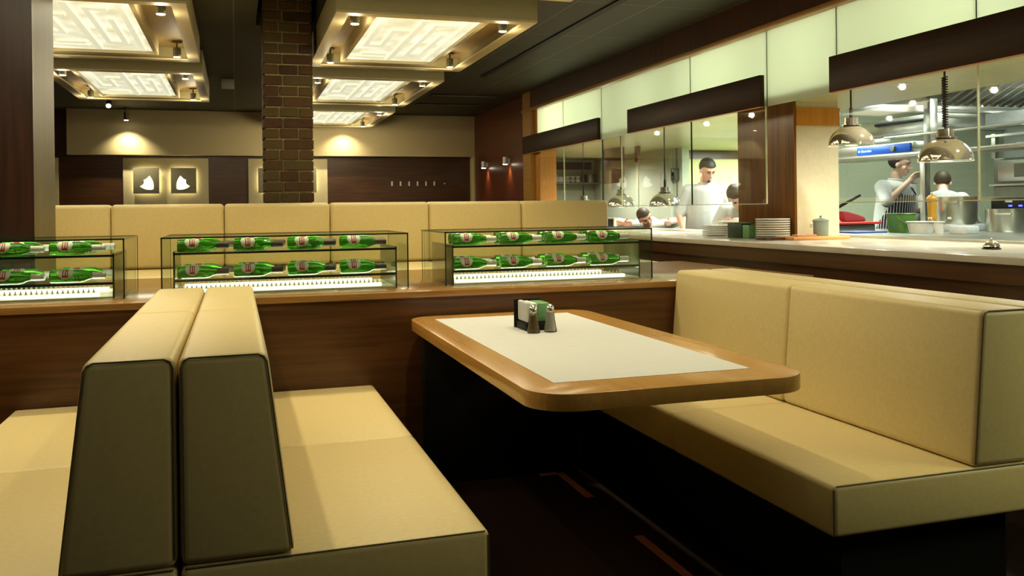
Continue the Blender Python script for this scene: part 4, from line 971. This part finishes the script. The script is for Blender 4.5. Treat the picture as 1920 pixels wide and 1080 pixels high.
def person(name, label, loc, face, bend=0, side_lean=0, head_pitch=0, head_yaw=0, hair='hair', skin='skin', arms=None, apron=False, back_view=False, scale=1, sleeve=.55, neckband=False, beard=False):
    rz = math.atan2(face[1], face[0])-PI/2
    t = thing(name, label, 'person', (0, 0, 0))
    sb, cb = math.sin(bend), math.cos(bend)
    pel = Vector((0, 0, .95)); up = Vector((math.sin(side_lean), sb*math.cos(side_lean), cb*math.cos(side_lean))); fw = Vector((0, cb, -sb)); rt = up.cross(fw)*-1
    rt = fw.cross(up).normalized()
    hips = pel
    if bend > .3: pel = Vector((0, -.12, .93))
    nk = pel+up*.50; sh = [nk+rt*s*.17-up*.045 for s in (-1, 1)]
    trot = Matrix((rt, fw, up)).transposed()
    bm = BM()
    # torso
    for k in range(17):
        u = k/16; wdt = .155+.035*u if u > .35 else .165-.01*u
        ell(bm, pel+up*(.46*u), (wdt*(1 if u < .9 else .85), .105+.012*math.sin(u*PI), .07), trot, 16)
    ell(bm, pel-up*.03, (.165, .115, .10), trot, 16)
    chain(bm, nk-up*.04, .062, nk+up*.08, .052)
    for s in (0, 1): chain(bm, nk-up*.03, .06, sh[s], .058)
    # legs
    for s in (-1, 1):
        h = pel+Vector((s*.09, 0, -.05)); kn = Vector((s*.10, .03 if bend < .3 else -.02, .50)); an = Vector((s*.10, -.02 if bend < .3 else -.08, .09))
        chain(bm, h, .088, kn, .058); chain(bm, kn, .056, an, .038); chain(bm, an-Vector((0, .02, .045)), .036, an+Vector((0, .15, -.06)), .026)
    # head frame
    hp = Matrix.Rotation(head_pitch, 3, rt); hy = Matrix.Rotation(head_yaw, 3, up)
    hup = (hy @ (hp @ up)).normalized(); hf = (hy @ (hp @ fw)).normalized(); hr = hf.cross(hup).normalized()
    hc = nk+up*.085+hup*.10+hf*.02; hrot = Matrix((hr, hf, hup)).transposed()
    H_ = lambda a, b_, c: hc+hr*a+hf*b_+hup*c
    ell(bm, H_(0, -.012, .030), (.074, .094, .088), hrot, 22); ell(bm, H_(0, .018, -.035), (.058, .070, .070), hrot, 20)
    ell(bm, H_(0, .062, -.088), (.024, .020, .018), hrot); ell(bm, H_(0, .072, -.055), (.028, .020, .014), hrot)
    chain(bm, H_(0, .083, .018), .009, H_(0, .108, -.022), .0135); ell(bm, H_(0, .070, .032), (.050, .018, .012), hrot)
    for s in (-1, 1):
        ell(bm, H_(s*.076, -.005, -.005), (.012, .020, .030), hrot); ell(bm, H_(s*.038, .052, -.025), (.024, .022, .022), hrot); ell(bm, H_(s*.012, .100, -.026), (.010, .010, .008), hrot)
    # arms
    jk = BM(); A = arms or {}
    for i, s in enumerate((-1, 1)):
        a = A.get(s, ((s*.24, .02, 1.14), (s*.22, .16, .93)))
        el, wr = Vector(a[0]), Vector(a[1])
        chain(bm, sh[i], .052, el, .040); chain(bm, el, .040, wr, .026)
        hd = (wr-el).normalized(); pn = Vector(a[2]) if len(a) > 2 else Vector((-s, 0, 0))
        hand(bm, wr, hd, s, pn, a[3] if len(a) > 3 else .35)
        sl = sh[i].lerp(el, 1.0); chain(jk, sh[i], .078, sh[i].lerp(el, .93), .062)
        if sleeve > .9: chain(jk, el, .058, el.lerp(wr, .75), .046)
    remeshed('body', bm, M[skin], t, .0075, 4)
    # jacket
    for k in range(29):
        u = -.12+k*.04; w_ = .196+.012*math.cos(u*3) if u < .8 else .196-.02*(u-.8)*5
        ell(jk, pel+up*(.46*u), (w_, .138+.01*math.sin(u*PI), .075), trot, 18)
    for i in (0, 1): chain(jk, nk-up*.055, .078, sh[i], .078)
    chain(jk, nk-up*.03, .074, nk+up*.015, .064)
    remeshed('jacket', jk, M['white_cloth'], t, .010, 9)
    bm = BM(); tube(bm, [nk+up*.032+(rt*math.cos(a*PI/12)*.064+fw*math.sin(a*PI/12)*.064) for a in range(24)], .011, 8, True); obj('collar', bm, M['white_cloth'], t)
    tb = BM()
    for s in (-1, 1):
        h = pel+Vector((s*.09, 0, -.03)); kn = Vector((s*.10, .03 if bend < .3 else -.02, .50)); an = Vector((s*.10, -.02 if bend < .3 else -.08, .12))
        chain(tb, h, .105, kn, .078); chain(tb, kn, .078, an, .064)
    remeshed('trousers', tb, M['trouser'], t, .014, 4)
    for s in (-1, 1):
        an = Vector((s*.10, -.02 if bend < .3 else -.08, .09)); bm = BM(); chain(bm, an-Vector((0, .03, .045)), .045, an+Vector((0, .16, -.055)), .034)
        remeshed('shoe', bm, M['shoe'], t, .012, 3)
    # hair
    bm = BM(); ell(bm, H_(0, -.020, .036), (.080, .099, .088), hrot, 26)
    kill = []
    for v in bm.verts:
        q = hrot.transposed() @ (v.co-hc)
        lim = .050 if q.y > .03 else (.050-(.03-q.y)*1.9)
        if q.z < lim: kill.append(v)
    bmesh.ops.delete(bm, geom=kill, context='VERTS')
    o = obj('hair', bm, M[hair], t); md = o.modifiers.new('thick', 'SOLIDIFY'); md.thickness = .012; md.offset = -.2
    s_ = o.modifiers.new('sub', 'SUBSURF'); s_.levels = 1; s_.render_levels = 1
    for s in (-1, 1):
        bm = BM(); ell(bm, H_(s*.028, .077, .012), (.012, .007, .005), hrot); obj('eye', bm, M['eye'], t)
        bm = BM(); chain(bm, H_(s*.014, .087, .029), .004, H_(s*.046, .076, .031), .003); obj('eyebrow', bm, M[hair], t)
    bm = BM(); ell(bm, H_(0, .089, -.058), (.022, .007, .005), hrot); obj('mouth', bm, M['lip'], t)
    if beard:
        bm = BM(); ell(bm, H_(0, .074, -.086), (.020, .016, .016), hrot); obj('beard', bm, M[hair], t)
    if apron:
        # striped bib apron wrapped round the front, with neck strap and waist tie
        bm = BM(); uv = bm.loops.layers.uv.new('UVMap'); g = []
        rows = [(.40, .36), (.30, .50), (.12, .80), (-.05, 1.0), (-.25, 1.0), (-.48, 1.0)]
        rows2 = []
        for i in range(len(rows)-1):
            for k in range(4):
                f = k/4; rows2.append((rows[i][0]*(1-f)+rows[i+1][0]*f, rows[i][1]*(1-f)+rows[i+1][1]*f))
        rows2.append(rows[-1])
        for (h_, wd) in rows2:
            row = []
            for j in range(25):
                a = (j/24-.5)*2*1.75*wd
                rx, ry = .222, .168
                if h_ < -.05: base = pel+Vector((0, 0, h_)); U_, F_, R_ = Vector((0, 0, 1)), Vector((0, 1, 0)), Vector((1, 0, 0)); rx, ry = .225, .175
                else: base = pel+up*h_; R_, F_ = rt, fw
                wv = .006*math.sin(j*1.3) if h_ < 0 else 0
                row.append((bm.verts.new(base+R_*(rx+wv)*math.sin(a)+F_*(ry+wv)*math.cos(a)), a*.22))
            g.append(row)
        for i in range(len(g)-1):
            for j in range(24):
                f_ = bm.faces.new((g[i][j][0], g[i][j+1][0], g[i+1][j+1][0], g[i+1][j][0]))
                for lp, (ii, jj) in zip(f_.loops, ((i, j), (i, j+1), (i+1, j+1), (i+1, j))): lp[uv].uv = (g[ii][jj][1]*2.2, 0)
        o = obj('apron', bm, M['apron'], t); md = o.modifiers.new('thick', 'SOLIDIFY'); md.thickness = .004
        for s in (-1, 1):
            bm = BM(); tube(bm, [pel+up*.40+rt*s*.10+fw*.165, pel+up*.46+rt*s*.08+fw*.125, nk+rt*s*.068+fw*.035+up*.012, nk+rt*s*.03-fw*.07+up*.02], .007, 6); obj('apron_strap', bm, M['black'], t)
        bm = BM(); tube(bm, [pel+Vector((.228*math.sin(a*PI/16), .180*math.cos(a*PI/16), .0)) for a in range(32)], .009, 6, True); obj('apron_tie', bm, M['black'], t)
        bm = BM(); box(bm, (-.015, -.002, -.02), (.015, .002, .02)); bmesh.ops.translate(bm, verts=bm.verts, vec=pel+up*.36-rt*-.13+fw*.128); obj('badge', bm, M['yellow'], t)
    if neckband:
        bm = BM(); tube(bm, [nk+up*.02+rt*.07+fw*.03, nk+rt*.085+fw*.10-up*.05, nk+rt*.075+fw*.145-up*.18], .007, 6); obj('apron_strap', bm, M['black'], t)
    t.location = loc; t.rotation_euler = (0, 0, rz); t.scale = (scale,)*3
    return t
toCam = lambda x, y: (-x, -y)
person('person', 'person in a white chef jacket standing at the pass, looking down', (4.66, 8.15, 0), (-.40, -.90), bend=.10, head_pitch=-.42, head_yaw=.35, hair='hair_d', skin='skin',
       arms={1: ((.27, .03, 1.16), (.24, .22, 1.00)), -1: ((-.27, .0, 1.15), (-.26, .12, .92))}, scale=1.0, beard=True)
person('person', 'person in white bending low over the pass with a dark apron strap', (4.76, 9.75, 0), (-.40, -.92), bend=1.28, head_pitch=.72, scale=.96, head_yaw=.55, hair='hair', skin='skin',
       arms={1: ((.36, .34, 1.11), (.28, .52, 1.10)), -1: ((-.36, .30, 1.11), (-.28, .50, 1.10))}, neckband=True)
person('person', 'person with brown hair stooping half hidden behind the pier', (4.84, 7.58, 0), (-.75, -.65), bend=.95, head_pitch=.1, head_yaw=.4, hair='hair', skin='skin2',
       arms={1: ((.28, .30, .98), (.15, .45, 1.06)), -1: ((-.28, .30, .98), (-.12, .45, 1.06))})
person('person', 'person in a striped apron and white jacket raising a hand to the mouth', (6.10, 7.10, 0), (.15, -.98), bend=.12, head_pitch=-.10, head_yaw=.45, hair='hair_d', skin='skin2', apron=True,
       arms={1: ((.30, .22, 1.26), (.04, .24, 1.45), (-.3, .9, 0), .9), -1: ((-.30, .02, 1.18), (-.32, .26, 1.19), (1, 0, 0), .9)})
person('person', 'person in a white jacket with back turned behind the stock pot', (6.65, 7.0, 0), (.65, .75), bend=.55, head_pitch=-.2, hair='hair', skin='skin2', scale=.97,
       arms={1: ((.30, .22, 1.06), (.22, .45, 1.05)), -1: ((-.30, .22, 1.06), (-.22, .45, 1.05))})
